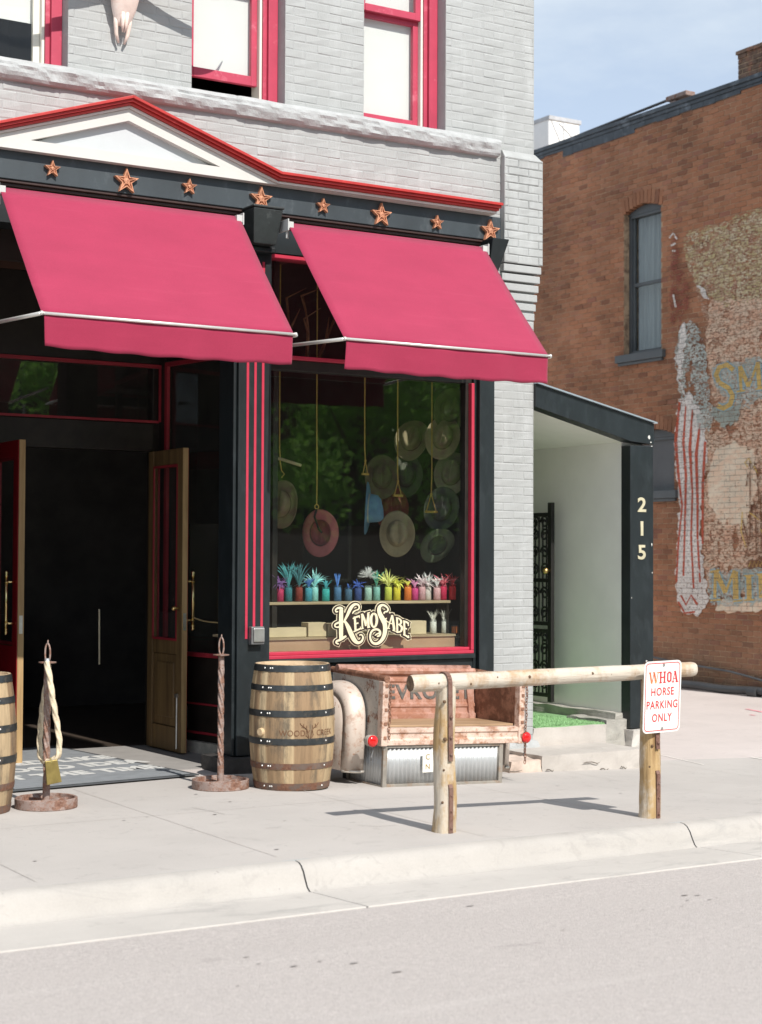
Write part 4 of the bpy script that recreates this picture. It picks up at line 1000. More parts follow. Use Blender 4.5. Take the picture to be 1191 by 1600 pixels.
# ------------------------------------------------------------------ the faded painted sign
def paint(name, col, cov=.7, sc=7, col2=None, alpha=.95):
    m, n, p = newmat(name)
    f = noi(n, .9, 6, .65); g_ = noi(n, sc, 10, .78, stretch=(1, .75, 1.9)); k = noi(n, sc*.35, 4, .6)
    c = ramp(n, noi(n, 2.2, 7, .7), [(.3, [x*.72 for x in col]), (.7, [min(1, x*1.12) for x in col])])
    if col2: c = mix(n, ramp(n, noi(n, 4, 7, .75, stretch=(1, 1, 2)), [(.46, 0.0), (.56, 1.0)]), c, col2)
    tb = .5-(cov-.5)*.30; g2 = noi(n, sc*2.6, 6, .8, stretch=(1, .7, 1.7))
    a = mix(n, 1.0, ramp(n, k, [(tb-.07-.008, 0.0), (tb-.07+.010, 1.0)]), ramp(n, g2, [(tb+.002-.012, 0.0), (tb+.002+.012, 1.0)]), 'MULTIPLY')
    a = mix(n, 1.0, a, ramp(n, g_, [(tb-.04, 0.0), (tb-.02, 1.0)]), 'MULTIPLY')
    # mortar joints show through here and there
    br = n.nodes.new('ShaderNodeTexBrick'); co_ = n.nodes.new('ShaderNodeTexCoord'); sp = n.nodes.new('ShaderNodeSeparateXYZ'); cb_ = n.nodes.new('ShaderNodeCombineXYZ')
    L(n, co_.outputs['Object'], sp.inputs[0]); L(n, sp.outputs[1], cb_.inputs[0]); L(n, sp.outputs[2], cb_.inputs[1]); 
    mpn = n.nodes.new('ShaderNodeMapping'); mpn.inputs['Location'].default_value = (17.0, 0, 0); L(n, cb_.outputs[0], mpn.inputs[0]); L(n, mpn.outputs[0], br.inputs['Vector'])
    br.inputs['Scale'].default_value = 1; br.inputs['Brick Width'].default_value = bl_; br.inputs['Row Height'].default_value = bh_; br.inputs['Mortar Size'].default_value = .006; br.inputs['Mortar Smooth'].default_value = .4
    jm_ = mix(n, 1.0, br.outputs['Fac'], ramp(n, noi(n, 3, 4, .6), [(.35, .75), (.65, .1)]), 'MULTIPLY')
    inv = n.nodes.new('ShaderNodeInvert'); L(n, jm_, inv.inputs[1]); a = mix(n, 1.0, a, inv.outputs[0], 'MULTIPLY')
    mt = n.nodes.new('ShaderNodeMath'); mt.operation = 'MULTIPLY'; mt.inputs[1].default_value = alpha; L(n, a, mt.inputs[0])
    L(n, c, p.inputs['Base Color']); p.inputs['Roughness'].default_value = .9; L(n, mt.outputs[0], p.inputs['Alpha'])
    return m
mur = thing('painted_wall_sign', (BX-.02, 17, 3), 'flaking old sign painting with a flag drape and gold lettering on the brick wall', 'mural')
_lay = [0]
def patch(pts, name, mat, par=mur, lift=None):
    _lay[0] += 1; x = BX-.0115-_lay[0]*.0006
    out = []; n_ = len(pts)
    for i in range(n_):
        (ax, ay), (cx_, cy_) = pts[i], pts[(i+1) % n_]; k = max(1, int(math.hypot(cx_-ax, cy_-ay)/3.5))
        for j in range(k):
            px, py = ax+(cx_-ax)*j/k, ay+(cy_-ay)*j/k; q = Vector((px*.09, py*.09, _lay[0])); r_ = Vector((px*.5, py*.5, _lay[0]))
            out.append((px+6*noise.noise(q)+3.5*noise.noise(r_), py+6*noise.noise(q+Vector((5, 5, 5)))+3.5*noise.noise(r_+Vector((5, 5, 5)))))
    b = MB(); b.poly([tuple(gx(px, py, x)) for px, py in out]); return b.build(name, mat, par)
def stroke(lst, w, name, mat, par=mur):
    _lay[0] += 1; b = MB(); k = 0
    for st in lst:
        x = BX-.0115-_lay[0]*.0006-k*.00003; k += 1; Lp, Rp = [], []
        for i, p in enumerate(st):
            a = st[max(i-1, 0)]; c = st[min(i+1, len(st)-1)]; dx, dy = c[0]-a[0], c[1]-a[1]; q = math.hypot(dx, dy) or 1
            ww = p[2] if len(p) > 2 else w; nx, ny = -dy/q*ww/2, dx/q*ww/2
            Lp.append(gx(p[0]+nx, p[1]+ny, x)); Rp.append(gx(p[0]-nx, p[1]-ny, x))
        for i in range(len(st)-1): b.quad(Lp[i], Lp[i+1], Rp[i+1], Rp[i])
    return b.build(name, mat, par)
cream_f = paint('flaked_cream_paint', (.80, .60, .44), .63, 9, (.72, .44, .30))
cream_s = paint('solid_cream_paint', (.88, .74, .57), .86, 8, (.84, .62, .45))
olive_f = paint('flaked_olive_paint', (.62, .50, .26), .56, 10, (.70, .60, .42))
teal_f = paint('flaked_grey_blue_paint', (.44, .50, .46), .60, 10, (.62, .64, .58))
white_f = paint('flaked_white_paint', (.86, .80, .74), .74, 12)
redp_f = paint('flaked_red_paint', (.55, .10, .05), .78, 10)
gold_f = paint('flaked_gold_paint', (.72, .48, .15), .74, 14)
blue_f = paint('flaked_blue_outline', (.36, .52, .56), .66, 14)
brown_f = paint('flaked_brown_paint', (.22, .10, .05), .7, 12)
maroon_f = paint('flaked_maroon_paint', (.32, .09, .06), .55, 7)
patch([(1080, 380), (1115, 368), (1150, 350), (1200, 325), (1270, 300), (1270, 640), (1110, 650), (1102, 500), (1090, 470)], 'faded_ground', paint('very_flaked_cream', (.62, .42, .30), .53, 11, (.52, .30, .19)))
patch([(1066, 372), (1078, 362), (1130, 348), (1200, 318), (1280, 290), (1280, 470), (1190, 470), (1130, 480), (1092, 455), (1076, 420)], 'olive_field', olive_f)
patch([(1108, 470), (1270, 462), (1270, 640), (1120, 640), (1104, 560)], 'upper_field', cream_f)
patch([(1100, 640), (1150, 628), (1270, 625), (1270, 940), (1104, 925), (1096, 800)], 'cream_field', cream_f)
patch([(1118, 700), (1150, 690), (1178, 705), (1182, 770), (1165, 820), (1130, 822), (1108, 790), (1104, 740)], 'bright_field', cream_s)
patch([(1120, 940), (1270, 925), (1270, 945), (1150, 958), (1118, 952)], 'lower_field', cream_s)
patch([(1062, 512), (1078, 500), (1094, 512), (1104, 560), (1106, 640), (1088, 668), (1072, 640), (1058, 600), (1056, 545)], 'drape_top', teal_f)
patch([(1066, 505), (1074, 520), (1068, 560), (1064, 600), (1072, 618), (1060, 606), (1056, 560)], 'drape_fold', white_f)
patch([(1060, 628), (1078, 615), (1100, 650), (1104, 700), (1100, 760), (1094, 830), (1100, 900), (1108, 940), (1090, 962), (1066, 955), (1056, 920), (1058, 850), (1062, 790), (1054, 720)], 'striped_drape', white_f)
for st in ([(1062, 628, 3), (1056, 690, 5), (1060, 740, 4), (1066, 790, 3), (1060, 850, 3), (1057, 910, 3)], [(1072, 630, 2), (1068, 690, 4), (1072, 745, 4), (1070, 830, 3), (1068, 900, 3)], [(1082, 640, 2), (1078, 700, 5), (1082, 770, 3), (1080, 840, 3), (1084, 920, 3)], [(1094, 660, 3), (1088, 710, 5), (1090, 780, 4), (1090, 840, 3), (1094, 910, 3)], [(1102, 690, 4), (1098, 760, 4), (1098, 850, 3)], [(1064, 930, 3), (1072, 945, 4), (1080, 930, 3), (1090, 945, 4)], [(1060, 940, 3), (1070, 958, 3), (1086, 956, 3)]):
    stroke([st], 4, 'red_stripe', redp_f)
patch([(1048, 380), (1058, 368), (1062, 420), (1074, 440), (1078, 480), (1052, 520), (1046, 480)], 'maroon_wash', maroon_f)
patch([(1088, 446), (1096, 444), (1104, 456), (1106, 468), (1100, 466), (1092, 456)], 'white_patch', white_f)
patch([(1112, 575), (1150, 565), (1270, 545), (1270, 612), (1200, 618), (1160, 640), (1120, 610)], 'lettering_ground', teal_f)
patch([(1110, 640), (1135, 630), (1158, 632), (1156, 650), (1140, 672), (1126, 664)], 'blue_patch', paint('grey_blue_patch', (.42, .46, .40), .72, 9))
patch([(1092, 640), (1110, 628), (1116, 650), (1108, 676), (1092, 668)], 'blue_patch', teal_f)
patch([(1104, 896), (1150, 890), (1270, 872), (1270, 930), (1160, 946), (1110, 948)], 'lettering_ground', teal_f)
Sp = [[(1146, 578), (1136, 570), (1124, 574), (1119, 586), (1124, 598), (1138, 606), (1145, 618), (1141, 632), (1130, 638), (1121, 634)]]
Mp = [[(1156, 572, 5), (1158, 610, 5)], [(1156, 572, 7), (1170, 604, 7)], [(1170, 604, 4), (1184, 566, 4)], [(1184, 566, 7), (1187, 606, 7)], [(1151, 612, 3), (1164, 610, 3)], [(1181, 608, 3), (1193, 606, 3)]]
Tp = [[(1200, 562, 7), (1202, 604, 7)], [(1212, 560, 7), (1214, 602, 7)], [(1226, 560, 7), (1228, 600, 7)], [(1226, 560, 4), (1244, 556, 4)]]
M2 = [[(1110, 894, 4), (1124, 891, 4)], [(1118, 894, 5), (1117, 934, 5)], [(1119, 894, 8), (1134, 926, 8)], [(1134, 926, 4), (1147, 891, 4)], [(1149, 891, 9), (1150, 936, 9)], [(1110, 938, 3), (1126, 937, 3)], [(1142, 940, 3), (1160, 938, 3)], [(1170, 900, 8), (1171, 936, 8)], [(1163, 900, 3), (1178, 899, 3)], [(1163, 938, 3), (1178, 937, 3)], [(1189, 898, 8), (1190, 934, 8)], [(1183, 898, 3), (1206, 895, 3)], [(1206, 896, 7), (1207, 932, 7)]]
def widen(l, e, w=8): return [[(p[0], p[1], (p[2] if len(p) > 2 else w)+e) for p in s_] for s_ in l]
for nm, l in (('painted_letter', Sp), ('painted_letter', Mp), ('painted_letter', Tp), ('painted_letter', M2)):
    stroke(widen(l, 5), 8, nm, blue_f); stroke(widen(l, 0), 8, nm, gold_f)
stroke([[(1172, 720), (1172, 840)], [(1166, 790), (1196, 786)], [(1166, 760, 3), (1172, 722, 2)], [(1180, 790), (1182, 868)], [(1164, 840), (1200, 836)], [(1166, 868), (1200, 862)], [(1188, 770), (1190, 860)], [(1160, 812), (1170, 850), (1164, 872)], [(1184, 752), (1186, 786)], [(1194, 740), (1196, 786)]], 2.2, 'tower_drawing', brown_f)
stroke([[(1168, 730), (1164, 722), (1170, 716), (1174, 724)], [(1170, 800), (1186, 812)], [(1160, 800), (1158, 830), (1166, 856)], [(1178, 728), (1184, 740)], [(1188, 826), (1200, 846)]], 2, 'tower_drawing', gold_f)
patch([(1168, 874), (1200, 870), (1200, 886), (1168, 890)], 'dark_ribbon', brown_f)
stroke([[(1170, 886), (1173, 877), (1176, 886), (1179, 877), (1182, 886), (1185, 877), (1188, 885), (1191, 877), (1194, 884)]], 1.6, 'ribbon_lettering', gold_f)
for st_ in ([(1046, 372), (1052, 364), (1058, 374)], [(1048, 384), (1056, 380)], [(1050, 392), (1056, 392)], [(1052, 460), (1056, 480)]): stroke([st_], 3, 'white_fleck', white_f)

# chalk marks on the alley pavement
cmk = MB(); 
def gline(b, p, q, w, dz=.005):
    A_, B_ = gz(*p, -.18), gz(*q, -.18); d = (B_-A_).normalized(); nrm = Vector((-d.y, d.x, 0))*w/2
    b.quad(*[(v.x, v.y, gh(v.x, v.y)+dz) for v in (A_-nrm, B_-nrm, B_+nrm, A_+nrm)])
gline(cmk, (1166, 1107), (1192, 1112), .05); gline(cmk, (1172, 1116), (1180, 1117), .04)
tag(cmk.build('utility_mark', M('pink_spray_mark', (.75, .30, .34), .9)), kind='structure')
cmk = MB(); gline(cmk, (1173, 1183), (1192, 1186), .03); gline(cmk, (1030, 1183), (1100, 1201), .012)
tag(cmk.build('pale_scratch', M('white_scratch', (.78, .74, .68), .9)), kind='structure')

# ================================================================== STREET THINGS
def sphere(b, c, r, n=8, m_=5):
    b.lathe([(r*math.sin(math.pi*k/m_)+1e-4, -r*math.cos(math.pi*k/m_)) for k in range(m_+1)], c, n); return b
def oak_staves():
    m, n, p = newmat('oak_barrel_staves')
    at = n.nodes.new('ShaderNodeAttribute'); at.attribute_name = 'tone'
    sp = n.nodes.new('ShaderNodeSeparateColor'); L(n, at.outputs['Color'], sp.inputs[0])
    c = ramp(n, sp.outputs[0], [(0, (.24, .155, .085)), (.4, (.36, .25, .14)), (.7, (.47, .36, .22)), (1, (.40, .28, .15))])
    f = noi(n, 30, 8, .7, stretch=(1, 1, .07)); c = mix(n, .55, c, mix(n, 1.0, c, ramp(n, f, [(.3, .50), (.6, 1.25)]), 'MULTIPLY'))
    g_ = noi(n, 7, 8, .72, stretch=(1, 1, .35)); c = mix(n, ramp(n, g_, [(.52, 0.0), (.66, .8)]), c, (.085, .07, .052))
    L(n, c, p.inputs['Base Color']); p.inputs['Roughness'].default_value = .68; bump(n, p, f, .35, .01); return m
staves_m = oak_staves()
hoop_m = M('black_steel_hoop', (.055, .06, .062), .42, .6, var=.3, scale=14, col2=(.13, .11, .09), cov=.38, c2scale=16)
hoop_rust = rust_mat('rusty_steel_hoop', (.14, .10, .08), rust=(.20, .10, .06), cov=.5, sc=14)
rivet_m = M('bright_rivet', (.80, .79, .76), .3, .7)
brand_m = M('branded_burn', (.16, .075, .035), .8)
def brad(z, H=.87, rb=.302, re=.262): t = (z/H-.5)*2; return rb-(rb-re)*abs(t)**2.1
def barrel(c, label, rot=0, brand=True):
    t = thing('wine_barrel', c, label, 'barrel', 'oak barrels beside the entrance'); c = Vector(c); H = .87
    ns = 27; per = 4; n = ns*per; b = MB(); b.c = []; rs = []; zs = [H*k/22 for k in range(23)]
    tones = [random.random() for _ in range(ns)]
    for z in zs:
        ring = []
        for k in range(n):
            a = 2*math.pi*k/n+rot; d = .0035 if k % per == 0 else 0
            r_ = brad(z)-d; ring.append(c+Vector((r_*math.cos(a), r_*math.sin(a), z))); b.c.append((tones[(k//per) % ns], 0, 0))
        rs.append(ring)
    b.rings(rs, True, False); b.build('staves', staves_m, t, auto=40)
    b = MB(); b.lathe([(.002, H-.035), (.245, H-.035), (.247, H-.001), (brad(H)-.001, H-.0005), (brad(H)-.0015, H-.01)], c, 48, cap=False); b.build('head', wood_mat('pale_barrel_head', (.40, .28, .17), (.60, .47, .32), 14, 0), t)
    for z0, w, mt in ((.822, .045, hoop_m), (.690, .040, hoop_m), (.512, .045, hoop_m), (.318, .045, hoop_m), (.148, .042, hoop_rust), (.003, .048, hoop_rust)):
        b = MB(); b.lathe([(brad(z0)-.004, z0), (brad(z0)+.0035, z0), (brad(z0+w/2)+.0042, z0+w/2), (brad(z0+w)+.0035, z0+w), (brad(z0+w)-.004, z0+w)], c, 72, cap=False)
        b.build('hoop', mt, t, auto=50)
        for da in (-152.5, -149, -68, -163):
            a = math.radians(da)+rot*0; rr = brad(z0+w/2)+.0045
            q = MB(); sphere(q, c+Vector((rr*math.cos(a), rr*math.sin(a), z0+w*.55)), .007, 8, 4); q.build('rivet', rivet_m, t, smooth=True)
    cam_a = math.atan2(-c.y, -c.x)
    a = cam_a-math.radians(44); rr = brad(.40)
    b = MB(); d = Vector((math.cos(a), math.sin(a), 0)); q = c+d*rr+Vector((0, 0, .405)); b.tube([q-d*.01, q+d*.022], [.030, .026], 16); b.build('bung', wood_mat('pale_bung_wood', (.50, .36, .20), (.62, .47, .30), 30, 0), t, bevel=.003)
    if brand:
        def wrap(txt, size, zc, name, sx=1.0, bold=0, ang=22, sp=1.0):
            ob = text_obj(txt, name, brand_m, t, Matrix.Identity(4), size=size, bold=bold, extrude=0, sx=sx, spacing=sp)
            a0 = cam_a+math.radians(ang)
            for v in ob.data.vertices:
                u, w = v.co.x+c.x, v.co.y+c.y
                rr = brad(zc+w)+.0018; aa = a0+u/rr; v.co = (rr*math.cos(aa), rr*math.sin(aa), zc+w)
        wrap('WOODY   CREEK', .058, .400, 'brand_lettering', .92, 0, 24, 1.05); wrap('DISTILLERS', .026, .352, 'brand_lettering', 1.0, -.0004, 24, 2.0)
        b = MB(); a0 = cam_a+math.radians(24)
        def pt(u, w): rr = brad(.42)+.0025; return c+Vector((rr*math.cos(a0+u/rr), rr*math.sin(a0+u/rr), .40+w))
        for s_ in (-1, 1):
            b.tube([pt(s_*.006, -.03), pt(s_*.014, .0), pt(s_*.018, .025), pt(s_*.040, .045), pt(s_*.062, .058), pt(s_*.070, .072)], .0022, 5)
            b.tube([pt(s_*.024, .034), pt(s_*.022, .055)], .0018, 5); b.tube([pt(s_*.036, .042), pt(s_*.060, .043)], .0018, 5); b.tube([pt(s_*.046, .048), pt(s_*.044, .066)], .0018, 5)
            b.tube([pt(s_*.020, .02), pt(s_*.028, -.012), pt(s_*.006, -.034)], .0018, 5)
        b.build('brand_antlers', brand_m, t)
barrel((5.665, 10.40, 0), 'oak barrel with black hoops and a branded distillery mark, between rope post and truck bench', .1)
barrel((3.32, 10.38, 0), 'oak barrel with steel hoops cut by the left edge of the photo', 1.3, False)

# queue posts of twisted iron
def lobed(b, path, r, lobes=3, amp=.22, twist=40, n=18, step=.008):
    path = [Vector(p) for p in path]; pts = []
    for i in range(len(path)-1):
        k = max(1, int((path[i+1]-path[i]).length/step))
        for j in range(k): pts.append(path[i].lerp(path[i+1], j/k))
    pts.append(path[-1])
    ref = Vector((0, 1, .02)); t0 = (pts[1]-pts[0]).normalized(); a = t0.cross(ref).normalized(); rs = []; s_ = 0
    for i, p in enumerate(pts):
        t = (pts[min(i+1, len(pts)-1)]-pts[max(i-1, 0)]).normalized(); a = (a-t*a.dot(t)).normalized(); bb_ = t.cross(a)
        if i: s_ += (p-pts[i-1]).length
        rs.append([p+(a*math.cos(2*math.pi*j/n)+bb_*math.sin(2*math.pi*j/n))*r*(1-amp+amp*2*abs(math.cos(lobes*(2*math.pi*j/n)/2+s_*twist))) for j in range(n)])
    return b.rings(rs)
def rope_post(c, label):
    c = Vector(c); t = thing('rope_post', c, label, 'stanchion', 'rusty stanchions by the doorway')
    b = MB(); b.lathe([(.055, .006), (.055, .048), (.045, .05), (.17, .040)][:0]+[(.196, .0), (.2, .004), (.2, .062), (.192, .066), (.182, .062), (.180, .030), (.05, .034), (.03, .050), (.001, .050)], c, 56, cap=False); b.lathe([(.001, .0), (.199, .001)], c, 40, cap=False)
    b.build('wheel_base', rust_iron, t, auto=40)
    for k in range(5):
        a = k*2*math.pi/5+.4; q = MB(); q.box(.03, .181, -.014, .014, .030, .046, T=Matrix.Translation(c) @ Matrix.Rotation(a, 4, 'Z')); q.build('spoke', rust_iron, t, bevel=.004)
    b = MB(); b.tube([c+Vector((0, 0, .04)), c+Vector((0, 0, .16))], .024, 14); b.build('socket', rust_iron, t, auto=40)
    b = MB(); lobed(b, [c+Vector((0, 0, .15)), c+Vector((0, 0, .85))], .018, 4, .30, 34, 24, .005); b.build('twisted_shaft', rust_iron, t, auto=60)
    b = MB(); b.tube([c+Vector((0, 0, .84)), c+Vector((0, 0, .93))], .021, 14); b.build('collar', rust_iron, t, auto=40)
    b = MB(); b.lathe([(.001, .931), (.055, .927), (.057, .934), (.02, .938), (.001, .939)], c, 24); b.build('washer', rust_iron, t)
    b = MB(); rr = []
    b.tube([c+Vector((.017*math.sin(2*math.pi*k/20)*.78, .017*math.sin(2*math.pi*k/20)*-.62, .99-.062*math.cos(2*math.pi*k/20))) for k in range(21)], .006, 8); b.tube([c+Vector((0, 0, 1.05)), c+Vector((.002, 0, 1.075))], [.007, .003], 8)
    b.build('eye', rust_iron, t, smooth=True)
rope_post((5.185, 10.56, 0), 'twisted rusty iron post on wheel base with no rope, right of the doorway')
rope_post((3.815, 10.305, 0), 'twisted rusty iron post with a hanging rope and brass plate, left of the mat')
def on(px, py, y): return gy(px, py, y)
t = thing('rope', on(80, 1100, 10.28), 'thick pale manila rope hanging in a loop from the left iron post', 'rope')
b = MB(); PR = [on(px, py, yy) for px, py, yy in [(73, 1034, 10.26), (78, 1060, 10.22), (83, 1095, 10.20), (90, 1135, 10.20), (93, 1160, 10.20), (91, 1180, 10.21), (82, 1188, 10.24), (72, 1190, 10.30), (64, 1184, 10.38), (62, 1160, 10.41), (66, 1110, 10.40), (73, 1065, 10.36), (76, 1036, 10.30)]]
# resample smoothly

lobed(b, cr_(PR, 5), .0162, 3, .26, 30, 18, .007); b.build('strands', rope_m, t, auto=70)
b = MB(); q = on(74, 1036, 10.27); b.tube([q+Vector((0, -.0, .03)), q+Vector((0, 0, -.05))], .017, 12); b.build('end_ferrule', M('pale_steel_ferrule', (.66, .66, .64), .3, .8), t, smooth=True)
t = thing('brass_plate', on(83, 1206, 10.2), 'small dull brass plate hanging at the foot of the rope loop', 'plate')
P = [on(px, py, 10.19) for px, py in [(71, 1190), (90, 1187), (97, 1222), (74, 1227)]]
MB().prism(P, (.0, .018, 0)).build('plate', M('tarnished_brass', (.42, .33, .12), .35, .9, var=.25, scale=14), t, bevel=.003)
MB().tube([on(79, 1184, 10.20), on(80, 1192, 10.19)], .006, 8).build('hook', M('tarnished_brass', (.42, .33, .12), .35, .9), t)
# chain off the right door to the side window
t = tag(MB().tube(cr_([Vector((5.87, 12.47, 1.12)), Vector((5.93, 12.40, 1.095)), Vector((6.0, 12.3, 1.085)), Vector((6.03, 12.22, 1.088))], 4), .006, 6).build('door_chain', M('dull_gold_chain', (.52, .40, .2), .4, .7)), 'short gold coloured chain running from the right door handle to the side window', 'chain')

# entrance mat with its wording
matp = [gz(15, 1240), gz(302, 1212.5), gz(162, 1161.5), gz(58, 1168)]
ex = (matp[1]-matp[0]).normalized(); W_ = 1.50; D_ = 2.32; ang = math.atan2(ex.y, ex.x)*.75
T0 = Matrix.Translation(matp[0]+Vector((.01, 0, .010))) @ Matrix.Rotation(ang, 4, 'Z')
t = thing('door_mat', T0 @ Vector((W_/2, D_/2, 0)), 'large grey rubber edged door mat with pale lettering in the open doorway', 'door mat')
b = MB(); b.box(0, W_, 0, D_, 0, .010, T=T0); b.build('rubber_edge', M('dark_rubber', (.06, .065, .07), .7, var=.2), t, bevel=.003)
b = MB(); b.box(.05, W_-.05, .05, D_-.05, .0103, .0135, T=T0); b.build('pile', M('grey_mat_pile', (.235, .25, .265), .95, var=.12, scale=9, bs=.5, bscale=200), t)
mtx = M('pale_mat_lettering', (.60, .60, .58), .95, var=.1, scale=30, bs=.5, bscale=200)
for txt, yv, sz_, xo, sx_ in (('SEEMED LIKE', 1.30, .29, .06, 1.0), ('A GOOD IDEA', .92, .28, -.01, 1.0), ('AT THE TIME', .54, .28, .02, 1.0)):
    text_obj(txt, 'lettering', mtx, t, T0 @ Matrix.Translation((W_/2+.02+xo*0, yv, .0150)), size=sz_, bold=.016, extrude=.0006, sx=.80, spacing=1.08)

# ------------------------------------------------------------------ truck bed bench
BO = Vector((6.278, 10.17, -.03)); TB = Matrix.Translation(BO) @ Matrix.Rotation(math.radians(2.1), 4, 'Y')
bn = thing('truck_bed_bench', BO+Vector((.58, .35, 0)), 'bench made from a rusty pink truck bed with tailgate backrest, on a corrugated base', 'bench')
Wd = 1.185
def BB(x0, x1, y0, y1, z0, z1, name, mat, bev=.004, par=None):
    return MB().box(x0, x1, y0, y1, z0, z1, T=TB).build(name, mat, par or bn, bevel=bev)
# corrugated base
corr = M('corrugated_zinc', (.60, .61, .61), .38, .55, var=.10, scale=5, col2=(.48, .49, .49), cov=.35, c2scale=12, stretch=(1, 1, .3))
bw_ = 1.045; b = MB(); n = 260
def cor(u): return .006*math.sin(u*2*math.pi/.036)
for k in range(n):
    u0, u1 = .03+(bw_-.06)*k/n, .03+(bw_-.06)*(k+1)/n
    b.quad(*[TB @ Vector(v) for v in ((u0, .012+cor(u0), .028), (u1, .012+cor(u1), .028), (u1, .012+cor(u1), .30), (u0, .012+cor(u0), .30))])
for k in range(120):
    u0, u1 = .02+.46*k/120, .02+.46*(k+1)/120
    b.quad(*[TB @ Vector(v) for v in ((.010+cor(u0), u0, .01), (.010+cor(u1), u1, .01), (.010+cor(u1), u1, .30), (.010+cor(u0), u0, .30))])
base = b.build('corrugated_base', corr, bn, smooth=True, solid=.001)
fm = M('weathered_steel_angle', (.34, .31, .27), .5, .4, var=.2, scale=10, col2=(.33, .20, .12), cov=.4)
b = MB()
for bx_ in ((-.004, .030, -.006, .02, 0, .305), (bw_-.03, bw_+.004, -.006, .02, 0, .305), (.03, bw_-.03, -.006, .02, 0, .027), (.03, bw_-.03, -.004, .02, .285, .305), (-.004, .012, .02, .50, 0, .018), (-.004, .012, .48, .51, .018, .305)): b.box(*bx_, T=TB)
b.build('steel_frame', fm, bn, bevel=.002)
MB().box(.02, bw_-.01, .03, .6, .005, .30, T=TB).build('inner_box', darkwood, bn)
# seat beam and wooden seat
b = MB(); pr2 = [(-.02, .305), (-.022, .34), (-.012, .352), (-.012, .385), (-.024, .395), (-.024, .425), (.03, .43), (.03, .305)]
b.prism([TB @ Vector((.0, y, z)) for y, z in pr2], TB.to_3x3() @ Vector((Wd, 0, 0))); b.build('seat_rail', rust_light, bn, bevel=.003)
for k in range(4): BB(.02, Wd-.02, .035+k*.128, .035+k*.128+.122, .428, .446, 'seat_board', wood_mat('worn_seat_plank', (.25, .15, .08), (.44, .30, .18), 16, 0, stain=(.14, .09, .05)), .004)
# side panels with rolled top
for s_, nm in ((0, 'side_panel'), (1, 'side_panel')):
    x0 = -.028 if s_ == 0 else Wd-.002; x1 = x0+.03
    b = MB(); b.prism([TB @ Vector((x0, y, z)) for y, z in [(.03, .30), (.72, .30), (.72, .80), (.03, .775)]], TB.to_3x3() @ Vector((.03, 0, 0)))
    sp_ = b.build(nm, rust_brown if s_ else rust_white, bn, bevel=.004)
    b = MB(); b.tube([TB @ Vector((x0+.015, -.035, .780)), TB @ Vector((x0+.015, .75, .806))], .024, 14); b.build('rolled_top', rust_brown, sp_, auto=50)
    b = MB(); b.prism([TB @ Vector((x0-.012, y, z)) for y, z in [(-.03, .30), (.035, .30), (.035, .765), (-.03, .765)]], TB.to_3x3() @ Vector((.052, 0, 0))); b.build('end_post', rust_light, sp_, bevel=.006)
    for zz in (.36, .46, .56, .66, .73): BB(x0+.005, x0+.028, -.036, -.029, zz-.012, zz+.012, 'hinge_lug', rust_brown, .002, sp_)
    # chain hanging on the end post
    b = MB(); cx_ = x0+.044; k = 0; zz = .735
    while zz > (.35 if s_ == 0 else .16):
        cpt = TB @ Vector((cx_+.003*math.sin(zz*40), -.040, zz)); a_ = (k % 2)*math.pi/2
        b.tube([cpt+Vector((.009*math.sin(q*math.pi/4)*math.cos(a_), .009*math.sin(q*math.pi/4)*math.sin(a_), .015*math.cos(q*math.pi/4))) for q in range(9)], .0032, 5); zz -= .022; k += 1
    b.build('chain', rust_brown, bn)
BB(-.045, -.029, .10, .68, .30, .33, 'panel_flange', rust_white)
# tailgate
tgT = TB @ Matrix.Translation((0, .56, .43)) @ Matrix.Rotation(math.radians(-6), 4, 'X')
b = MB()
pf = [(.0, .0), (-.016, .0), (-.020, .05), (-.004, .060), (-.004, .095), (-.014, .105), (-.014, .125), (-.004, .135), (-.004, .285), (-.014, .297), (-.014, .315), (-.004, .325), (-.006, .345), (-.03, .352), (-.040, .375), (-.028, .398), (0, .402), (.02, .39), (.02, .0)]
b.prism([tgT @ Vector((.01, y, z)) for y, z in pf], tgT.to_3x3() @ Vector((Wd-.02, 0, 0))); tg_ = b.build('tailgate', rust_pink, bn, bevel=.003)
b = MB(); b.tube([tgT @ Vector((-.06, -.0, .398)), tgT @ Vector((Wd*.96, .0, .398))], .027, 14); b.build('rolled_top', rust_mat('rusty_rolled_rail', (.40, .22, .17), cov=.45, dark=(.05, .05, .06)), tg_, auto=50)
for x0 in (.02, Wd-.075):
    b = MB(); b.prism([tgT @ Vector((x0+(.0 if x0 < .5 else .0), -.03, .0)), tgT @ Vector((x0+.05, -.03, .0)), tgT @ Vector((x0+.05+(-.02 if x0 > .5 else .02), -.022, .33)), tgT @ Vector((x0+(-.02 if x0 > .5 else .02), -.022, .33))], tgT.to_3x3() @ Vector((0, .03, 0))); b.build('edge_rib', rust_pink, tg_, bevel=.006)
lm = M('worn_black_stamped_letter', (.10, .095, .085), .7, var=.3, scale=30, col2=(.42, .24, .18), cov=.38, c2scale=40)
text_obj('CHEVROLET', 'stamped_lettering', lm, tg_, tgT @ frame4((Wd/2+.02, -.0075, .212), (1, 0, 0), (0, 0, 1)), size=.150, bold=.004, extrude=.002, sx=1.18, spacing=1.12)
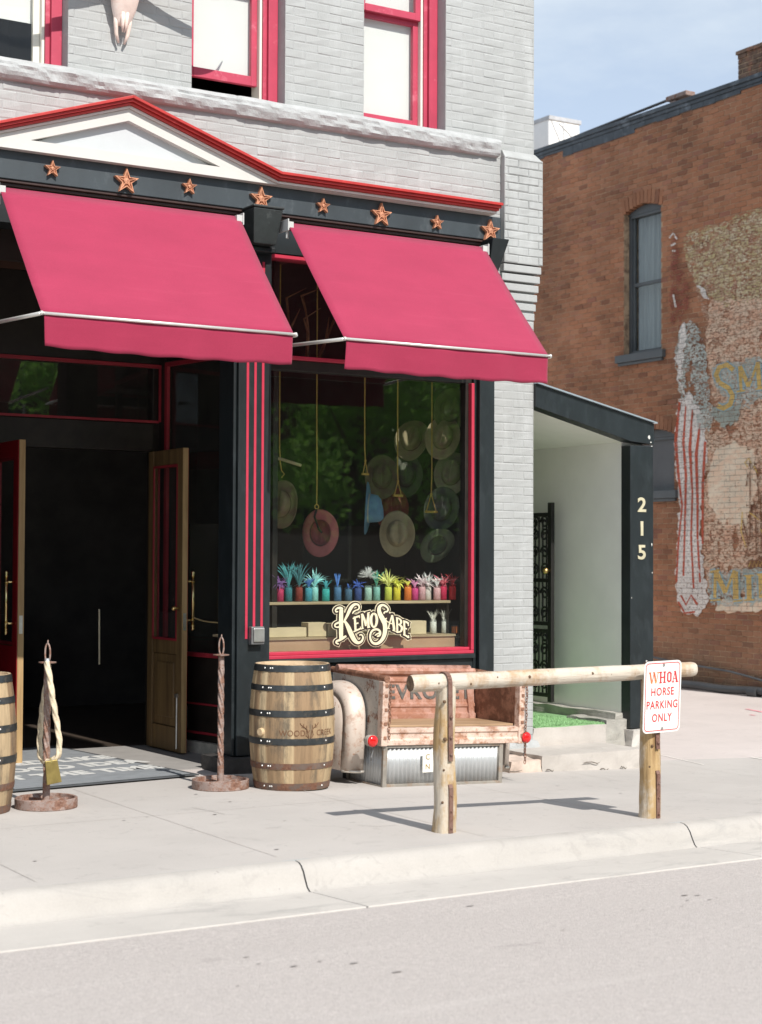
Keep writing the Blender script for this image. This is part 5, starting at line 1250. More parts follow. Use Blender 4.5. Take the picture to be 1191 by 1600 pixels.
# fender on the left side
fd = rust_mat('copper_toned_fender', (.70, .60, .52), rust=(.52, .31, .21), cov=.40, sc=3.2, metal=.2, rough=.38, dark=(.30, .15, .09))
def fender(x_in, x_out, name):
    b = MB(); rs = []
    n1 = 22
    for i, t_ in enumerate([0, .12, .3, .55, .78, .92, 1]):
        x = x_in+(x_out-x_in)*t_; sc = [1, 1, .995, .975, .93, .86, .74][i]
        ring = []
        for k in range(n1+1):
            a = math.pi*k/n1; y = .52-.33*math.cos(a)*sc; z = .40+(.335*math.sin(a)**.62)*sc if 0 < k < n1 else .40
            ring.append(TB @ Vector((x, y, z)))
        ring = [TB @ Vector((x, .52-.33*sc+.01, .10))]+ring+[TB @ Vector((x, .52+.33*sc-.01, .10))]
        rs.append(ring)
    b.rings(rs, False, False); i0 = len(b.v)
    b.v += [tuple(v) for v in rs[-1]]; b.f.append(tuple(range(i0, i0+len(rs[-1]))))
    ob = b.build(name, fd, bn, auto=50, solid=.004)
    q = MB(); q.tube([TB @ Vector((x_out+(x_in-x_out)*u, .52-.33*(.76+.24*min(1, u*2)), .098)) for u in [0, .2, .4, .6, .8, 1]], .010, 8)
    q.build('fender_lip', M('bright_worn_edge', (.66, .62, .55), .4, .5), ob, smooth=True)
fender(-.046, -.185, 'fender')
fender(Wd+.03, Wd+.10, 'fender')
# tail lamps
lens = None
m_, n_g, p_g = newmat('red_lamp_lens'); p_g.inputs['Base Color'].default_value = (.62, .008, .008, 1); p_g.inputs['Roughness'].default_value = .12
if 'Coat Weight' in p_g.inputs: p_g.inputs['Coat Weight'].default_value = .6
lens = m_
for lx, lz in ((-.115, .34), (Wd+.055, .345)):
    q = TB @ Vector((lx, -.03, lz)); b = MB()
    b.tube([q+Vector((.0, .09, 0)), q+Vector((0, .05, 0)), q+Vector((0, .0, 0))], [.022, .040, .044], 20); lp = b.build('tail_lamp', rust_white if lx < 0 else rust_brown, bn, auto=50)
    b = MB(); b.tube([q+Vector((0, .002, 0)), q+Vector((0, -.010, 0)), q+Vector((0, -.02, 0)), q+Vector((0, -.025, 0))], [.042, .041, .030, .006], 24); b.build('lens', lens, lp, smooth=True)
    b = MB(); b.tube([q+Vector((.012, .06, -.01)), q+Vector((.03, .04, -.07)), q+Vector((.02, .05, -.12)), q+Vector((.05, .10, -.15))], .005, 6); b.build('wire', M('grey_wire', (.2, .2, .2), .5), lp)
b = MB(); b.tube([TB @ Vector((-.05, .02, .34)), TB @ Vector((-.10, .02, .34))], .012, 8); b.tube([TB @ Vector((Wd+.02, .02, .34)), TB @ Vector((Wd+.05, .02, .345))], .012, 8); b.build('lamp_arm', rust_brown, bn)
# small plate on the base
cpx = gy(668, 1190, 10.17); pl = thing('base_plate', (cpx.x, 10.16, cpx.z), 'small white plate with gold characters on the corrugated base, half behind the log post', 'plate')
MB().box(cpx.x-.055, cpx.x+.05, 10.148, 10.153, cpx.z-.075, cpx.z+.075).build('plate', M('cream_enamel_plate', (.72, .70, .62), .5, var=.06), pl, bevel=.002)
for ch, dz in (('C', .035), ('N', -.035)): text_obj(ch, 'plate_lettering', M('brown_gold_letter', (.30, .20, .08), .6), pl, frame4((cpx.x-.012, 10.1465, cpx.z+dz), (1, 0, 0), (0, 0, 1)), size=.055, extrude=.0006)

# ------------------------------------------------------------------ hitching rail
log_m = wood_mat('barked_pine_log', (.26, .15, .06), (.58, .41, .20), 22, 2, .7, stain=(.60, .54, .45), cov=.50, bs=1.0)
log_h = wood_mat('barked_pine_rail', (.28, .16, .08), (.60, .44, .29), 22, 0, .7, stain=(.60, .55, .47), cov=.54, bs=1.0)
end_m = M('cracked_log_end', (.16, .10, .06), .85, var=.4, scale=30, col2=(.40, .27, .16), cov=.35, c2scale=22, bs=.5)
hr = thing('hitching_rail', (6.2, 8.15, 0), 'peeled log hitching rail on two log posts near the kerb', 'hitching rail')
def log(p0, p1, r0, r1, name, mat, seed, par=hr, nseg=50, n=28, flare=0):
    p0, p1 = Vector(p0), Vector(p1); t = (p1-p0).normalized(); a = t.cross(Vector((0, 1, .1))).normalized(); c = t.cross(a); rs = []
    for i in range(nseg+1):
        u = i/nseg; p = p0.lerp(p1, u); ring = []
        bend = Vector((noise.noise(Vector((u*2.3, seed, 0))), noise.noise(Vector((u*2.3, seed, 9))), noise.noise(Vector((u*2.3, seed, 5)))*.6))*.010
        for j in range(n):
            an = 2*math.pi*j/n; q = Vector((math.cos(an)*1.3, math.sin(an)*1.3, u*5+seed))
            r_ = (r0+(r1-r0)*u)*(1+.07*noise.noise(q)+.035*noise.noise(q*3.1)+.03*noise.noise(Vector((math.cos(an)*6, math.sin(an)*6, u*2.5+seed))))+flare*(1-u)**3*(.5+noise.noise(q))
            if name == 'post': r_ -= .006*(math.cos(an) > .8)
            e = .004 if i in (0, nseg) else 0
            ring.append(p+bend+(a*math.cos(an)+c*math.sin(an))*(r_-e))
        rs.append(ring)
    b = MB(); b.rings(rs, True, False); ob = b.build(name, mat, par, auto=60)
    for k, rg, nm in ((0, rs[0], 'end_grain'), (1, rs[-1], 'end_grain')):
        cc = sum((Vector(v) for v in rg), Vector())/n; b = MB(); i = len(b.v); b.v += [tuple(v) for v in rg]+[tuple(cc-t*(.004 if k else -.004))]; b.f += [(i+j, i+(j+1) % n, i+n) for j in range(n)]; b.build(nm, end_m, ob)
    return ob
knot_m = M('dark_knot', (.13, .075, .04), .85, var=.3, scale=60)
P1 = Vector((5.494, 8.21, 0)); P2 = Vector((6.99, 8.10, gh(6.99, 8.1)))
ps1 = log(P1-Vector((0, 0, .05)), P1+Vector((.012, 0, .86)), .073, .058, 'post', log_m, 1.0)
ps2 = log(P2-Vector((.012, 0, .05)), P2+Vector((.010, 0, .87)), .070, .060, 'post', log_m, 5.0)
Lend = gy(641, 1068.5, 8.22); Rend = gy(1084, 1045.5, 8.09)
rail = log(Lend, Rend, .051, .047, 'rail', log_h, 9.0, nseg=90)
random.seed(77)
for k in range(9):
    u = .06+.105*k+random.uniform(-.03, .03); c = Lend.lerp(Rend, u); an = math.radians(random.uniform(150, 235)); q = MB(); sphere(q, (c.x, c.y+.0465*math.cos(an), c.z-.0465*math.sin(an)*.9), random.uniform(.006, .011), 8, 4); q.build('knot', knot_m, rail, smooth=True)
for P, ps, zz_l in ((P1, ps1, (.18, .37, .55, .77)), (P2, ps2, (.12, .31, .44))):
    for zz in zz_l:
        an = math.radians(random.uniform(205, 250)); q = MB(); sphere(q, (P.x+.064*math.cos(an), P.y+.064*math.sin(an), zz), random.uniform(.007, .012), 8, 4); q.build('knot', knot_m, ps, smooth=True)
for P, ps in ((P1, ps1), (P2, ps2)):
    u = (P.x-Lend.x)/(Rend.x-Lend.x); rc = Lend.lerp(Rend, u); y = P.y; w = .0145
    def strap(path, name):
        b = MB()
        for i in range(len(path)-1):
            (ya, za), (yb, zb) = path[i], path[i+1]; d = Vector((0, yb-ya, zb-za)).normalized(); nr = Vector((0, d.z, -d.y))*.005
            A_ = [Vector((P.x+sx_*w, ya, za)) for sx_ in (-1, 1)]; B_ = [Vector((P.x+sx_*w, yb, zb)) for sx_ in (-1, 1)]
            b.hexa([A_[0]-nr, A_[1]-nr, B_[1]-nr, B_[0]-nr, A_[0]+nr, A_[1]+nr, B_[1]+nr, B_[0]+nr])
        return b.build(name, rust_strap, ps, bevel=.002)
    rp_ = .071; yf = y-rp_-.002; top = [(yf, .40), (yf+.004, rc.z-.02)]
    arcp = [(rc.y-.060*math.cos(a), rc.z+.058*math.sin(a)) for a in [k*math.pi/10 for k in range(11)]]
    strap([(yf, .42)]+arcp+[(y+rp_, .60)], 'iron_strap')
    strap([(y-.075, P.z-.0), (y-.078, .26), (y-.066, .285)], 'foot_strap')
    b = None
    for zz in (.46, .56, .68): q = MB(); sphere(q, (P.x, yf-.006, zz), .011, 8, 4); q.build('bolt', rust_strap, ps)
    for zz in (.03, .13, .22): q = MB(); sphere(q, (P.x, y-.084, P.z+zz), .007, 8, 4); q.build('bolt', rust_strap, ps)

# sign on the rail
sc_ = gy(1034.5, 1088, 8.0); sg = thing('parking_sign', sc_, 'white sign with red border reading WHOA HORSE PARKING ONLY on the right log post', 'sign')
yS = P2.y-.105; sc_ = gy(1034.8, 1088.5, yS)
TSg = Matrix.Translation(sc_) @ Matrix.Rotation(math.radians(-1.2), 4, 'Y') @ Matrix.Rotation(math.radians(4), 4, 'X') @ Matrix.Rotation(math.radians(90), 4, 'X')
def rrect(w, h, r, n=6):
    P = []
    for cx_, cz_, a0 in ((w/2-r, h/2-r, 0), (-w/2+r, h/2-r, 90), (-w/2+r, -h/2+r, 180), (w/2-r, -h/2+r, 270)):
        for k in range(n+1): a = math.radians(a0+90*k/n); P.append((cx_+r*math.cos(a), cz_+r*math.sin(a)))
    return P
SW, SH = .305, .452
sw_m = M('white_sign_face', (.80, .79, .75), .35, var=.02); sr_m = M('red_sign_ink', (.56, .035, .04), .4, var=.08, scale=30)
MB().prism([TSg @ Vector((x, y, -.0015)) for x, y in rrect(SW, SH, .034)], TSg.to_3x3() @ Vector((0, 0, .0025))).build('plate', sw_m, sg)
o_, i_ = rrect(SW-.022, SH-.022, .026), rrect(SW-.034, SH-.034, .021); b = MB(); n = len(o_)
for k in range(n): q = (k+1) % n; b.quad(*[TSg @ Vector((v[0], v[1], .0014)) for v in (o_[k], o_[q], i_[q], i_[k])])
b.build('border', sr_m, sg)
for txt, y, sz_, sx_, bd in (('HORSE', .030, .070, .80, .0012), ('PARKING', -.052, .070, .80, .0012), ('ONLY', -.134, .070, .80, .0012)):
    text_obj(txt, 'lettering', sr_m, sg, TSg @ Matrix.Translation((0, y, .0018)), size=sz_, bold=bd, extrude=.0002, sx=sx_, spacing=1.14)
b = MB()
def slab2(x, y, w, h, ax=0, mt=None, bb2=None):
    q = bb2 or b; z = .0016+random.random()*.0004
    q.quad(*[TSg @ Vector((x+dx*w/2+ax*dy*h/2, y+dy*h/2, z)) for dx, dy in ((-1, -1), (1, -1), (1, 1), (-1, 1))])
yT, hT = .122, .070
bW = MB()
for x, a in ((-.098, -.22), (-.080, .22), (-.064, -.22), (-.046, .22)): slab2(x, yT, .013 if a < 0 else .006, hT, a, None, bW)
for x in (-.106, -.074, -.040): slab2(x, yT+hT/2-.002, .020, .007, 0, None, bW)
for x in (-.018, .014): slab2(x, yT, .012, hT); slab2(x, yT+hT/2-.002, .022, .008); slab2(x, yT-hT/2+.002, .022, .008)
slab2(-.002, yT, .022, .008)
for x in (.040, .066): slab2(x, yT, .012, hT*.72)
slab2(.053, yT+hT/2-.006, .020, .010); slab2(.053, yT-hT/2+.006, .020, .010); slab2(.044, yT+hT/2-.011, .012, .008); slab2(.062, yT+hT/2-.011, .012, .008); slab2(.044, yT-hT/2+.011, .012, .008); slab2(.062, yT-hT/2+.011, .012, .008)
slab2(.091, yT, .006, hT, .24); slab2(.109, yT, .014, hT, -.24); slab2(.100, yT-.012, .020, .006); slab2(.084, yT-hT/2+.002, .020, .008); slab2(.117, yT-hT/2+.002, .022, .008); slab2(.100, yT+hT/2-.002, .018, .007)
b.build('heading_lettering', sr_m, sg)
bW.build('heading_lettering', M('sun_faded_orange_ink', (.62, .14, .05), .45, var=.2, scale=40, col2=(.75, .42, .14), cov=.45, c2scale=35), sg)
for y in (.200, -.200):
    q = MB(); q.tube([TSg @ Vector((.004, y, 0)), TSg @ Vector((.004, y, .006))], [.011, .009], 12); q.build('bolt', steel, sg)
MB().box(sc_.x-.02, sc_.x+.02, yS+.012, P2.y-.05, sc_.z+.10, sc_.z+.14).build('standoff', rust_strap, sg)

# ================================================================== BEHIND THE SHOP GLASS
dsp = thing('window_display', (6.9, 11.7, .86), 'two tier display ledge of rough boards with a brown riser inside the shop window', 'display shelf')
MB().box(5.96, 7.80, 11.50, 11.515, .80, .972).build('riser', board_m, dsp)
MB().box(5.96, 7.80, 11.44, 11.499, .80, .872).build('front_ledge', board_m, dsp)
MB().box(5.96, 7.80, 11.485, 12.3, .973, .990).build('lower_board', shelf_wood, dsp)
MB().box(5.97, 7.80, 11.56, 11.76, 1.245, 1.267).build('upper_board', shelf_wood, dsp, bevel=.003)
b = MB(); b.box(5.975, 5.99, 11.58, 11.74, .99, 1.245); b.box(7.775, 7.795, 11.58, 11.74, .99, 1.245); b.build('shelf_support', darkwood, dsp)
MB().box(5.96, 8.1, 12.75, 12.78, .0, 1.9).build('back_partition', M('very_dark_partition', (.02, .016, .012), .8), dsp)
pale_box = M('pale_pine_block', (.62, .50, .33), .7, var=.12, scale=14, stretch=(.3, 1, 1))
for (xa_, xb_, y0_, y1_, lab, mat_) in [(419, 479, 981, 996, 'long low pine tray at the left end of the lower ledge', pale_box), (480, 510, 973, 995, 'pale wood block with stained corner, left of the shop lettering', pale_box), (511, 530, 974, 994, 'pale wood block half behind the first letter of the shop lettering', pale_box), (640, 666, 970, 991, 'pale wood block just right of the shop lettering', pale_box)]:
    A_ = gy(xa_, y1_, 11.56); B_ = gy(xb_, y1_, 11.56); tp = gy(xa_, y0_, 11.56).z-gy(xa_, y1_, 11.56).z
    tag(MB().box(A_.x, B_.x-.01, 11.54, 11.66, .9915, .9915+tp).build('wood_block', mat_, None, bevel=.004), lab, 'wood block', 'wood blocks on the lower ledge')
qx = gy(711, 985, 11.6)
t = thing('orange_tin', (qx.x, 11.6, .99), 'small orange tin at the right end of the lower ledge', 'tin'); MB().lathe([(.001, .0), (.03, 0), (.03, .055), (.001, .055)], (qx.x, 11.6, .9915), 20).build('can', M('orange_tin', (.62, .17, .04), .4), t, auto=40)
MB().lathe([(.001, .055), (.031, .055), (.031, .063), (.001, .063)], (qx.x, 11.6, .9925), 20).build('lid', M('dark_tin_lid', (.10, .05, .03), .4, .5), t, auto=40)

def ribbonleaf(b, base, tip, w, curl, side, n=7):
    base, tip = Vector(base), Vector(tip); ax = tip-base; s_ = Vector(side).normalized(); i = len(b.v)
    for k in range(n+1):
        u = k/n; p = base+ax*u+Vector((curl.x*u*u, curl.y*u*u, curl.z*u*u)); ww = w*math.sin(math.pi*min(1, .12+u*.88))**.55*(1-.45*u)
        b.v += [tuple(p-s_*ww), tuple(p+s_*ww+Vector((0, .002, 0)))]
    for k in range(n): q = i+2*k; b.f.append((q, q+1, q+3, q+2))
_fm = {}
def fmat(c): 
    key = 'dyed_feather_%02d' % len(_fm)
    if c not in _fm: _fm[c] = M(key, c, .75, var=.3, scale=60)
    return _fm[c]
def jar_glass(c):
    m, n, p = newmat('tinted_jar'); p.inputs['Base Color'].default_value = (*c, 1); p.inputs['Roughness'].default_value = .12; p.inputs['Alpha'].default_value = .30
    return m
# x px, jar colour, feather colour, style, feather height, jar height, colour words
jars = [(424, (.05, .03, .07), (.10, .05, .17), 'wild', .17, .125, 'dark jar of purple curled feathers at the left end'),
 (435, (.42, .03, .10), (.15, .06, .20), 'wild', .13, .120, 'red and pink jar with purple feathers, second from the left'),
 (451, (.03, .16, .19), (.05, .24, .26), 'plume', .22, .130, 'teal jar with a tall peacock blue plume'),
 (466, (.20, .03, .02), (.03, .13, .15), 'plume', .20, .130, 'dark red jar with tall dark teal feathers'),
 (480, (.05, .28, .36), (.03, .10, .28), 'short', .09, .125, 'turquoise glass jar with short blue feathers'),
 (493.5, (.25, .55, .52), (.26, .62, .60), 'fan', .16, .130, 'pale turquoise jar with feathers fanning wide'),
 (507, (.04, .36, .34), (.05, .30, .34), 'short', .08, .115, 'deep turquoise jar right of the wide turquoise fan'),
 (527, (.06, .16, .30), (.05, .15, .42), 'fingers', .09, .130, 'blue jar with stiff finger like blue feathers'),
 (545, (.05, .12, .20), (.03, .10, .34), 'none', .05, .110, 'low slate blue jar without a tall plume'),
 (559, (.03, .06, .20), (.02, .06, .28), 'wild', .09, .120, 'navy jar with ragged dark blue feathers'),
 (573, (.34, .50, .44), (.62, .74, .66), 'puff', .20, .125, 'pale aqua jar with a round white puff of feathers'),
 (590, (.20, .42, .38), (.06, .28, .20), 'plume', .15, .130, 'sea green jar with thin dark green feathers'),
 (606, (.50, .54, .08), (.80, .74, .18), 'fan', .17, .130, 'lime jar with a wide spray of yellow feathers'),
 (620, (.66, .52, .04), (.80, .66, .08), 'wild', .13, .125, 'golden yellow jar with yellow feathers leaning right'),
 (634.5, (.76, .18, .03), (.80, .52, .10), 'short', .06, .130, 'bright orange jar with a short yellow tuft'),
 (646.5, (.50, .05, .20), (.62, .25, .40), 'short', .09, .115, 'magenta jar with short mauve feathers'),
 (658, (.55, .32, .34), (.68, .44, .46), 'wild', .14, .130, 'dusty pink jar with drooping pink feathers'),
 (669.5, (.70, .60, .55), (.80, .66, .62), 'fan', .14, .125, 'clear jar of creamy white feathers'),
 (681, (.68, .36, .38), (.76, .52, .52), 'short', .10, .120, 'light pink jar right of the creamy white feathers'),
 (692.5, (.50, .02, .08), (.72, .13, .17), 'wild', .15, .130, 'crimson jar with tall coral feathers'),
 (705, (.62, .02, .03), (.66, .03, .04), 'short', .11, .135, 'bright red jar at the right end of the shelf')]
for (px, jc, fc, style, fh, jh, lab) in jars:
    x = gy(px, 935, 11.64).x; y = 11.63+random.uniform(-.02, .03); z = 1.2685; r_ = .0325; fh *= 1.32
    t = thing('feather_jar', (x, y, z), lab, 'jar', 'jars of dyed feathers on the upper board')
    b = MB(); b.lathe([(.001, 0), (r_*.95, .0), (r_, .006), (r_*.99, jh*.86), (r_*.90, jh*.90), (r_*.93, jh*.93), (r_*.93, jh), (r_*.86, jh)], (x, y, z), 20, cap=False)
    b.build('glass_jar', jar_glass(jc), t, auto=40)
    b = MB(); b.lathe([(.001, .004), (r_*.9, .004), (r_*.9, jh*.76), (r_*.7, jh*.86), (.001, jh*.86)], (x, y, z), 14, cap=False)
    b.build('dyed_filling', fmat(tuple(min(1, q*1.5+.02) for q in jc)), t, smooth=True)
    b = MB(); N = {'wild': 34, 'plume': 30, 'short': 26, 'fan': 46, 'fingers': 12, 'none': 10, 'puff': 170}[style]
    for k in range(N):
        a = random.uniform(0, 6.283); top = Vector((x, y, z+jh*.9)); w = .0042
        if style == 'puff':
            h = fh*random.uniform(.45, 1); e_ = random.uniform(-.15, 1.57); h = fh*random.uniform(.30, .38); top = Vector((x, y, z+jh+fh*.28)); d = Vector((math.cos(a)*h*math.cos(e_), math.sin(a)*h*math.cos(e_), h*math.sin(e_))); cu_ = Vector((0, 0, -.012)); w = .0030
        elif style == 'fan': h = fh*random.uniform(.6, 1); sp_ = random.uniform(-.9, .9); d = Vector((sp_*h*.55, random.uniform(-.3, .3)*h, h*random.uniform(.6, .9))); cu_ = Vector((sp_*h*random.uniform(.2, .7), 0, -h*random.uniform(.3, .95)*abs(sp_))); w = .0095
        elif style == 'wild': h = fh*random.uniform(.5, 1); d = Vector((random.uniform(-.5, .5)*h, random.uniform(-.4, .3)*h, h*.8)); cu_ = Vector((random.uniform(-.7, .7)*h, 0, -h*random.uniform(.1, 1.0))); w = .0110
        elif style == 'plume': h = fh*random.uniform(.6, 1); d = Vector((random.uniform(-.25, .25)*h, random.uniform(-.2, .2)*h, h)); cu_ = Vector((d.x*1.6, 0, -h*.25)); w = .0100
        elif style == 'fingers': h = fh*random.uniform(.7, 1); d = Vector(((k/N-.5)*.05, random.uniform(-.01, .01), h)); cu_ = Vector((d.x*.2, 0, 0)); w = .0085
        else: h = fh*random.uniform(.5, 1); d = Vector((random.uniform(-.3, .3)*h, random.uniform(-.2, .2)*h, h)); cu_ = Vector((d.x*1.2, 0, -h*.3)); w = .0095
        ribbonleaf(b, top, top+d, w, cu_, (math.cos(a*.5), .4*math.sin(a), .15*math.sin(a*3)))
    b.build('feathers', fmat(tuple(min(.9, q*1.5+.02) for q in fc)), t)
for px, lab in ((677, 'jar of white feathers on the lower ledge, left of the pair'), (695, 'jar of white feathers on the lower ledge, next to the orange tin')):
    x = gy(px, 985, 11.62).x; t = thing('white_feather_jar', (x, 11.62, .99), lab, 'jar', 'white feather jars on the lower ledge')
    MB().lathe([(.001, 0), (.028, 0), (.030, .006), (.030, .10), (.024, .115), (.026, .12)], (x, 11.62, .9915), 20, cap=False).build('glass_jar', jar_glass((.7, .7, .66)), t, auto=40)
    MB().lathe([(.001, .004), (.026, .004), (.026, .095), (.001, .10)], (x, 11.62, .9915), 14, cap=False).build('white_filling', fmat((.80, .78, .72)), t, smooth=True)
    b = MB()
    for k in range(40):
        h = random.uniform(.06, .13); a = random.uniform(-1, 1); top = Vector((x, 11.62, 1.08)); ribbonleaf(b, top, top+Vector((a*h*.35, random.uniform(-.2, .2)*h, h)), .004, Vector((a*h*.3, 0, -.01)), (1, .3*a, 0))
    b.build('feathers', fmat((.78, .75, .68)), t)

# hats
def felt(name, c): return M(name, c, .85, var=.14, scale=14, bs=.2, bscale=150)
def hat(c, axis, front, col, label, scale=1.0, band=(.05, .03, .02), group='cowboy hats hung behind the shop glass', L_=.195, Wh=.155, curl=.35, name='cowboy_hat'):
    c = Vector(c); z = Vector(axis).normalized(); y = Vector(front); y = (y-z*y.dot(z)).normalized(); x = y.cross(z); Tm = Matrix((x, y, z)).transposed().to_4x4(); Tm.translation = c
    Tm = Tm @ Matrix.Scale(scale, 4)
    t = thing(name, c, label, 'hat', group)
    n = 48; b = MB(); rs = []
    def ring(rx, ry, zf): return [Tm @ Vector((rx*math.cos(2*math.pi*k/n), ry*math.sin(2*math.pi*k/n), zf(rx*math.cos(2*math.pi*k/n), ry*math.sin(2*math.pi*k/n)))) for k in range(n)]
    crown = [(.004, .006), (.012, .02), (.022, .04), (.036, .058), (.050, .072), (.060, .082), (.068, .090), (.074, .096)]
    def zc(xv, yv): 
        d = .030*math.exp(-(xv/.020)**2)*(1 if abs(yv) < .10 else 0)+.014*math.exp(-((abs(xv)-.05)/.018)**2)*max(0, yv)/.09
        return .118-d-.008*(xv*xv+yv*yv)/.006*.3+.012*(-yv)/.09
    for rx, ry in crown[:6]: rs.append(ring(rx, ry, zc))
    rs.append(ring(.072, .096, lambda a, q: zc(a*.8, q*.8)-.012))
    for zz, rx, ry in ((.08, .077, .099), (.05, .080, .102), (.02, .084, .106), (.004, .088, .110)): rs.append(ring(rx, ry, lambda a, q, zz=zz: zz))
    for f_ in (.12, .35, .6, .8, 1.0):
        rx, ry = .088+(Wh-.088)*f_, .110+(L_-.110)*f_
        rs.append(ring(rx*(1-.04*f_), ry, lambda a, q, f_=f_: .0+curl*(abs(a)/Wh)**2.2*.12*f_-.03*curl*f_*(abs(q)/L_)**2+.002))
    b.rings(rs, True, False); i0 = 0; b.f.append(tuple(range(n)))
    b.build('felt_body', felt('felt_'+'%d_%d_%d' % tuple(int(q*100) for q in col), col), t, smooth=True, solid=.004)
    q = MB(); q.rings([ring(.0865, .1085, lambda a, v: .008), ring(.084, .106, lambda a, v: .026)], True, False); q.build('hat_band', M('hat_band_%d' % int(band[0]*99), band, .6), t, smooth=True, solid=.003)
    q = MB(); q.rings([ring(.082, .104, lambda a, v: .0), ring(.080, .101, lambda a, v: .045)], True, False); q.build('sweatband', M('dark_sweatband', (.05, .03, .02), .6), t, smooth=True)
    return t
HY = 11.78
hat(gy(441, 788, HY), (-.80, -.62, .05), (0, -.05, 1), (.26, .185, .12), 'tan hat with a dark brim, leftmost hat in the window beside the column')
hat(gy(500, 833, HY), (.60, .80, .10), (.05, .0, 1), (.42, .13, .13), 'dusty pink hat showing its hollow inside, hung low left of centre', band=(.04, .02, .02))
hat(gy(573, 794, HY), (.82, -.66, -.05), (.02, .06, 1), (.13, .26, .38), 'slate blue hat hung edge on between the pink and the olive hats', band=(.35, .36, .30), scale=1.12, curl=.12)
hat(gy(620, 834, HY), (-.42, -.90, .08), (.05, .05, 1), (.33, .27, .165), 'large olive grey hat seen from its crown, low in the middle of the window', band=(.16, .12, .09))
hat(gy(684, 853, HY), (.40, .85, .30), (.62, -.1, .8), (.12, .145, .085), 'dark green hat with a yellow cord, lowest hat on the right', band=(.40, .36, .06), scale=.86)
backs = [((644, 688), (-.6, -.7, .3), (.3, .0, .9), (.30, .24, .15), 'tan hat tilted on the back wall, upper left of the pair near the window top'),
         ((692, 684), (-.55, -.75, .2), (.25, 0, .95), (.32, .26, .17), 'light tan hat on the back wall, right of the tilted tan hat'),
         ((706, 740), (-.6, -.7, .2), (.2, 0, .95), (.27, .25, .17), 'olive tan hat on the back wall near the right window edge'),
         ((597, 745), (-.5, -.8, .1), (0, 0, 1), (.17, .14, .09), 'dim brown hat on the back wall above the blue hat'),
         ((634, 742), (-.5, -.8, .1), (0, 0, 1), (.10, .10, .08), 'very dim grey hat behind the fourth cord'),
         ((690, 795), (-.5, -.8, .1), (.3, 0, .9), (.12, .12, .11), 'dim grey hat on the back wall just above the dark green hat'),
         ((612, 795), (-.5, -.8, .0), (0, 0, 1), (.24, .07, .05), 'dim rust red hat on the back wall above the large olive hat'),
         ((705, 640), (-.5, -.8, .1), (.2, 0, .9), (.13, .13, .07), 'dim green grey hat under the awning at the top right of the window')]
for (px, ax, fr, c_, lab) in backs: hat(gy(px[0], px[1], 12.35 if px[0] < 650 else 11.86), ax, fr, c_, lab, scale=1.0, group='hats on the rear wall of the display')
# cords with their small hooks
for i, (pts, lab) in enumerate([([(437, 640), (437, 700), (438, 722), (440, 735)], 'yellow cord at the far left, tied to a short wooden peg'), ([(495, 640), (495.5, 730), (495, 788)], 'long yellow cord above the dusty pink hat'), ([(570, 640), (570, 700), (571, 720)], 'yellow cord ending in a loop above the slate blue hat'), ([(621.5, 640), (621.5, 740), (622, 752)], 'yellow cord ending in a triangle above the olive hat'), ([(675, 650), (675, 740), (674, 772)], 'yellow cord ending in a wide triangle above the dark green hat')]):
    t = thing('hanging_cord', gy(pts[-1][0], pts[-1][1], HY-.02), lab, 'cord', 'yellow cords holding the hats')
    P = [gy(a, q, HY-.02) for a, q in pts]; P = [Vector((P[0].x, P[0].y, 4.15))]+P; b = MB(); b.tube(P, .0055, 6); b.build('cord_run', cord_m, t)
    e = P[-1]; b = MB()
    if i == 0: b.tube([gy(423, 715, HY-.02), gy(438, 717, HY-.02), gy(470, 727, HY)], .013, 8); b.build('wooden_peg', shelf_wood, t); b = MB(); b.tube([e, e+Vector((.02, -.01, -.03)), e+Vector((0, 0, -.06))], .004, 5); b.build('loop', cord_m, t)
    elif i == 1: b.tube([e+Vector((.018*math.sin(k), 0, -.02-.018*math.cos(k))) for k in [j*.63 for j in range(11)]], .005, 5); b.build('loop', cord_m, t); MB().tube([e+Vector((0, 0, -.04)), e+Vector((-.02, 0, -.10)), e+Vector((.02, 0, -.2)), e+Vector((.05, 0, -.23))], .009, 6).build('leather_strap', darkwood, t)
    else:
        w_ = (.022, .035, .05)[i-2]; h_ = (.11, .12, .15)[i-2]
        b.tube([e, e+Vector((-w_, 0, -h_)), e+Vector((w_, 0, -h_)), e], .005, 5); b.tube([e+Vector((-w_-.01, 0, -h_)), e+Vector((w_+.01, 0, -h_))], .011, 6); sphere(b, e, .012, 6, 4); b.build('loop', cord_m, t)
# antlers behind the transom
an = thing('antler_cluster', (6.5, 11.8, 3.3), 'brown antlers piled behind the upper transom glass', 'antlers')
am = M('dark_brown_antler', (.24, .11, .05), .6, var=.3, scale=20)
random.seed(21)
for k in range(9):
    x = 6.15+k*.19+random.uniform(-.04, .04); y = 11.75+random.uniform(-.1, .15); b = MB(); h = random.uniform(.30, .55); lean = random.uniform(-.25, .25)
    P = [Vector((x, y, 3.22)), Vector((x+lean*.3, y-.03, 3.22+h*.4)), Vector((x+lean*.7, y, 3.22+h*.75)), Vector((x+lean, y+.04, 3.22+h))]
    b.tube(cr_(P, 4), [.018*(1-j/14) for j in range(13)], 7)
    for f_ in (1, 2): b.tube([P[f_], P[f_]+Vector((random.uniform(-.12, .12), -.05, .10)), P[f_]+Vector((random.uniform(-.16, .16), -.05, .20))], [.011, .008, .002], 6)
    b.build('antler', am, an, smooth=True)
MB().box(6.0, 7.8, 11.62, 12.1, 3.17, 3.2).build('ledge', darkred_in, an)
